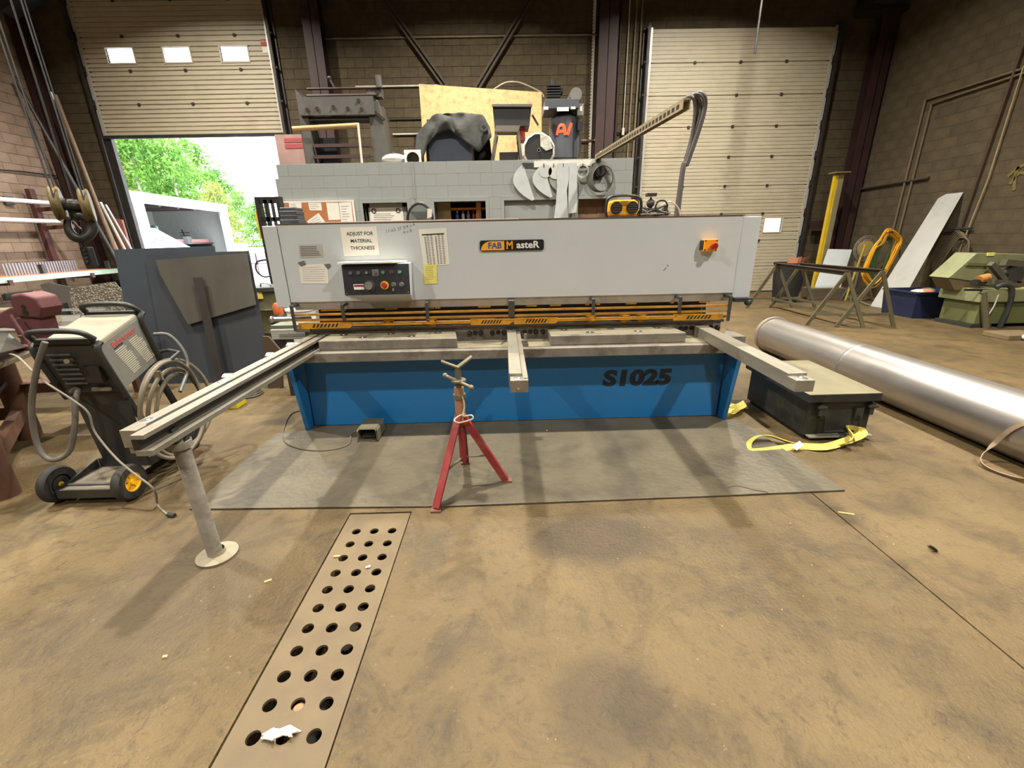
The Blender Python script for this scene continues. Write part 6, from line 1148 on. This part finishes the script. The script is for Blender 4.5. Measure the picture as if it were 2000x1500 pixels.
SB('shelf', .6, Lw-.3, .8, 2.6, 1.5, 1.56, DSTEEL); SB('lower_rail', .6, Lw-.3, .7, .8, 1.0, 1.05, DSTEEL); SB('lower_bin', 1.6, Lw-.4, .9, 2.4, .2, .95, M('blue grey bin', S(120,126,140), .6))
for u in (.7, Lw-.5): SB('shelf_leg', u, u+.08, .8, 2.5, -.02, 1.5, DSTEEL)
p = base+wd_*1.2+dn*1.4; q = base+wd_*3.0+dn*1.4; RB = M('red oxide tank', S(150,84,84), .6); 
o = MB().frustum(Vector((p.x, p.y, 1.86)), Vector((q.x, q.y, 1.86)), .29, n=20).build('red_tank', RB, smooth=True); tag(o, 'red oxide tank lying on the shed shelf', 'tank')
o = SB('x', 2.2, Lw-.6, .85, 1.1, 1.57, 1.72, RB); o.name = 'red_beam'; o.parent = None; o.location = WL[sd_.name]; tag(o, 'red steel beam lying on the shed shelf', 'beam')
m = MB(); c = base+wd_*(Lw-1.2)+dn*1.6
for k in range(4): m.bar(Vector((c.x-.25, c.y, 1.6+.15*k)), Vector((c.x+.25, c.y, 1.6+.15*k)), .03, .03)
m.bar(Vector((c.x, c.y, 1.565)), Vector((c.x-.1, c.y, 2.2)), .05, .05); tag(m.build('steel_tree', DSTEEL), 'small steel tree stand on the shed shelf', 'stand')
c = base+wd_*(3.3)+dn*1.6; tag(MB().tube(spline([Vector((c.x, c.y, 1.6)), Vector((c.x-.1, c.y, 1.9)), Vector((c.x, c.y, 2.2)), Vector((c.x+.3, c.y, 2.25)), Vector((c.x+.25, c.y, 1.9))]), .06, 8).build('green_fitting', M('pale green', S(130,156,140), .6), smooth=True), 'pale green bent fitting on the shed shelf', 'fitting')
# white van: side profile facing right
VW = M('van white', S(228,230,232), .3, 0, .02, 3); VG = M('van glass', S(150,170,178), .1, 0, .05); vY = 13.6; q = lambda x, y: AY(x, y, vY)
q = lambda x, y: AY(x, y, vY+1.85)
r0, w0, h0 = q(305, 446), q(368, 480), q(400, 492); va = thing('white_van', 'white van parked before the shed', 'van', (r0.x-1.5, vY+.9, -.02)); xr = r0.x; hood = h0
prof = [(xr-4.2, .3), (xr-4.2, r0.z-.1), (xr-4.0, r0.z+.05), (xr, r0.z), (w0.x, w0.z), (h0.x, h0.z), (h0.x+.5, h0.z-.3), (h0.x+.55, .3)]
MB().prism([(x, vY, z) for x, z in prof], (0, 1.85, 0)).build('body', VW, va, bevel=.04)
dx, dz = w0.x-r0.x, w0.z-r0.z; nv_ = Vector((-dz, 0, dx)).normalized()*.012; f = lambda t, y: Vector((r0.x+dx*t, y, r0.z+dz*t))+nv_
MB().prism([f(.12, vY+.15), f(.12, vY+1.7), f(.93, vY+1.75), f(.93, vY+.1)], nv_).build('windscreen', VG, va); MB().bar(f(.85, vY+.5)+nv_*3, f(.55, vY+1.1)+nv_*3, .02, .02).build('wiper', DSTEEL, va)
MB().prism([(w0.x-.15, vY+1.86, w0.z+.05), (w0.x+.02, vY+1.86, w0.z+.05), (w0.x+.02, vY+1.86, w0.z+.3), (w0.x-.12, vY+1.86, w0.z+.3)], (0, .2, 0)).build('mirror', DSTEEL, va)
for x in (xr-2.2, hood.x+.2): MB().lathe([(.001, 0), (.2, 0), (.34, .02), (.36, .1), (.34, .22), (.001, .22)], (x, vY-.03, .34), (0,1,0), 24).build('wheel', RUBBER, va, smooth=True)
# stacked crates by the fence
for k in range(2):
    a = AY(464+36*k, 499, 22); tag(MB().box(a.x, a.x+.85, 22, 22.8, -.02, .5).box(a.x+.03, a.x+.82, 22.02, 22.78, .5, .56).box(a.x+.02, a.x+.83, 21.99, 22.8, .56, 1.05).build('crate_stack', M('pallet violet grey', S(150,140,150), .8)), ['pale grey crate stack nearer the shed', 'pale grey crate stack nearer the lift mast'][k], 'crate', 'crates in the yard')
# trees
LEAF = []
for i, c in enumerate((S(96,140,50), S(112,156,66), S(84,128,56), S(142,152,76))):
    m, t, b = new_mat('leaves %d' % i); L = t.links; oi = t.nodes.new('ShaderNodeNewGeometry'); mr = t.nodes.new('ShaderNodeMix'); mr.data_type = 'RGBA'; L.new(oi.outputs['Random Per Island'], mr.inputs['Factor'])
    mr.inputs['A'].default_value = (c[0]*.6, c[1]*.65, c[2]*.6, 1); mr.inputs['B'].default_value = (min(1, c[0]*1.35), min(1, c[1]*1.3), min(1, c[2]*1.3), 1); L.new(mr.outputs['Result'], b.inputs['Base Color']); b.inputs['Roughness'].default_value = .55
    tl = t.nodes.new('ShaderNodeBsdfTranslucent'); L.new(mr.outputs['Result'], tl.inputs['Color']); mx = t.nodes.new('ShaderNodeMixShader'); mx.inputs[0].default_value = .4; L.new(b.outputs[0], mx.inputs[1]); L.new(tl.outputs[0], mx.inputs[2]); L.new(mx.outputs[0], t.nodes['Material Output'].inputs['Surface']); LEAF.append(m)
BARK = M('pale bark', S(196,190,176), .8, 0, .15, 4, stretch=(1,1,.3))
def leaf_mesh(seed, h, r, n, s):
    g = np.random.default_rng(seed); nb = 60; cz = g.uniform(.12, .98, nb)*h; ca = g.uniform(0, 6.283, nb); cr = r*np.sqrt(g.uniform(0, 1, nb))*np.clip(1.15-(cz/h)**2.2, .25, 1)
    C = np.stack([cr*np.cos(ca), cr*np.sin(ca), cz], 1); k = g.integers(0, nb, n); p = C[k]+g.normal(0, 1, (n, 3))*np.array([.55, .55, .4])*r*.32; p[:, 2] = np.clip(p[:, 2], .3, None)
    a = g.normal(0, 1, (n, 3)); a /= np.linalg.norm(a, axis=1)[:, None]; b = np.cross(a, g.normal(0, 1, (n, 3))); b /= np.linalg.norm(b, axis=1)[:, None]; sz = s*g.uniform(.6, 1.3, n)[:, None]
    v = np.stack([p-a*sz, p+b*sz*.45, p+a*sz, p-b*sz*.45], 1).reshape(-1, 3); me = bpy.data.meshes.new('leaves'); me.from_pydata(v.tolist(), [], np.arange(4*n).reshape(-1, 4).tolist()); return me
LM = [leaf_mesh(i, 1, .28, 5200, .017) for i in range(3)]
TL = [(236, 30, 8.2, 3, 'green tree rising behind the left end of the shed', 1), (305, 31, 8.6, 0, 'dark green tree behind the white shed', 0), (372, 32, 8.0, 1, 'bright green tree behind the white shed roof', 1), (440, 31, 5.2, 3, 'yellow green tree near the right end of the shed', 2),
      (268, 42, 11.5, 1, 'tall bright tree deep behind the shed', 2), (338, 43, 11.8, 2, 'tall dense tree with a pale trunk deep behind the shed', 0), (408, 42, 10.2, 0, 'green tree stepping down toward the open sky', 2), (484, 40, 5.6, 1, 'low bright tree at the yard edge', 0), (300, 55, 15.5, 0, 'tallest tree far behind the shed', 1), (450, 54, 9.5, 2, 'distant green tree beyond the yard edge', 1), (515, 33, 4.2, 0, 'low bushy tree behind the black lift mast', 1)]
for x, Y, h, c, lb, s in TL:
    p = AY(x, 480, Y); t = thing('leafy_tree', lb, 'tree', (p.x, Y, -.02), 'trees beyond the yard')
    me = LM[s].copy(); me.materials.append(LEAF[c]); o = bpy.data.objects.new('foliage', me); COL.objects.link(o); o.parent = t; o.scale = (h*.9, h*.9, h); o.rotation_euler.z = random.random()*6; o['kind'] = 'stuff'; WL[o.name] = WL[t.name]
    MB().tube([(p.x, Y, -.02), (p.x+.1, Y, h*.3), (p.x-.05, Y, h*.6), (p.x+.1, Y, h*.9)], lambda t_: h*.012*(1-.8*t_)+.03, 8).build('trunk', BARK, t, smooth=True)
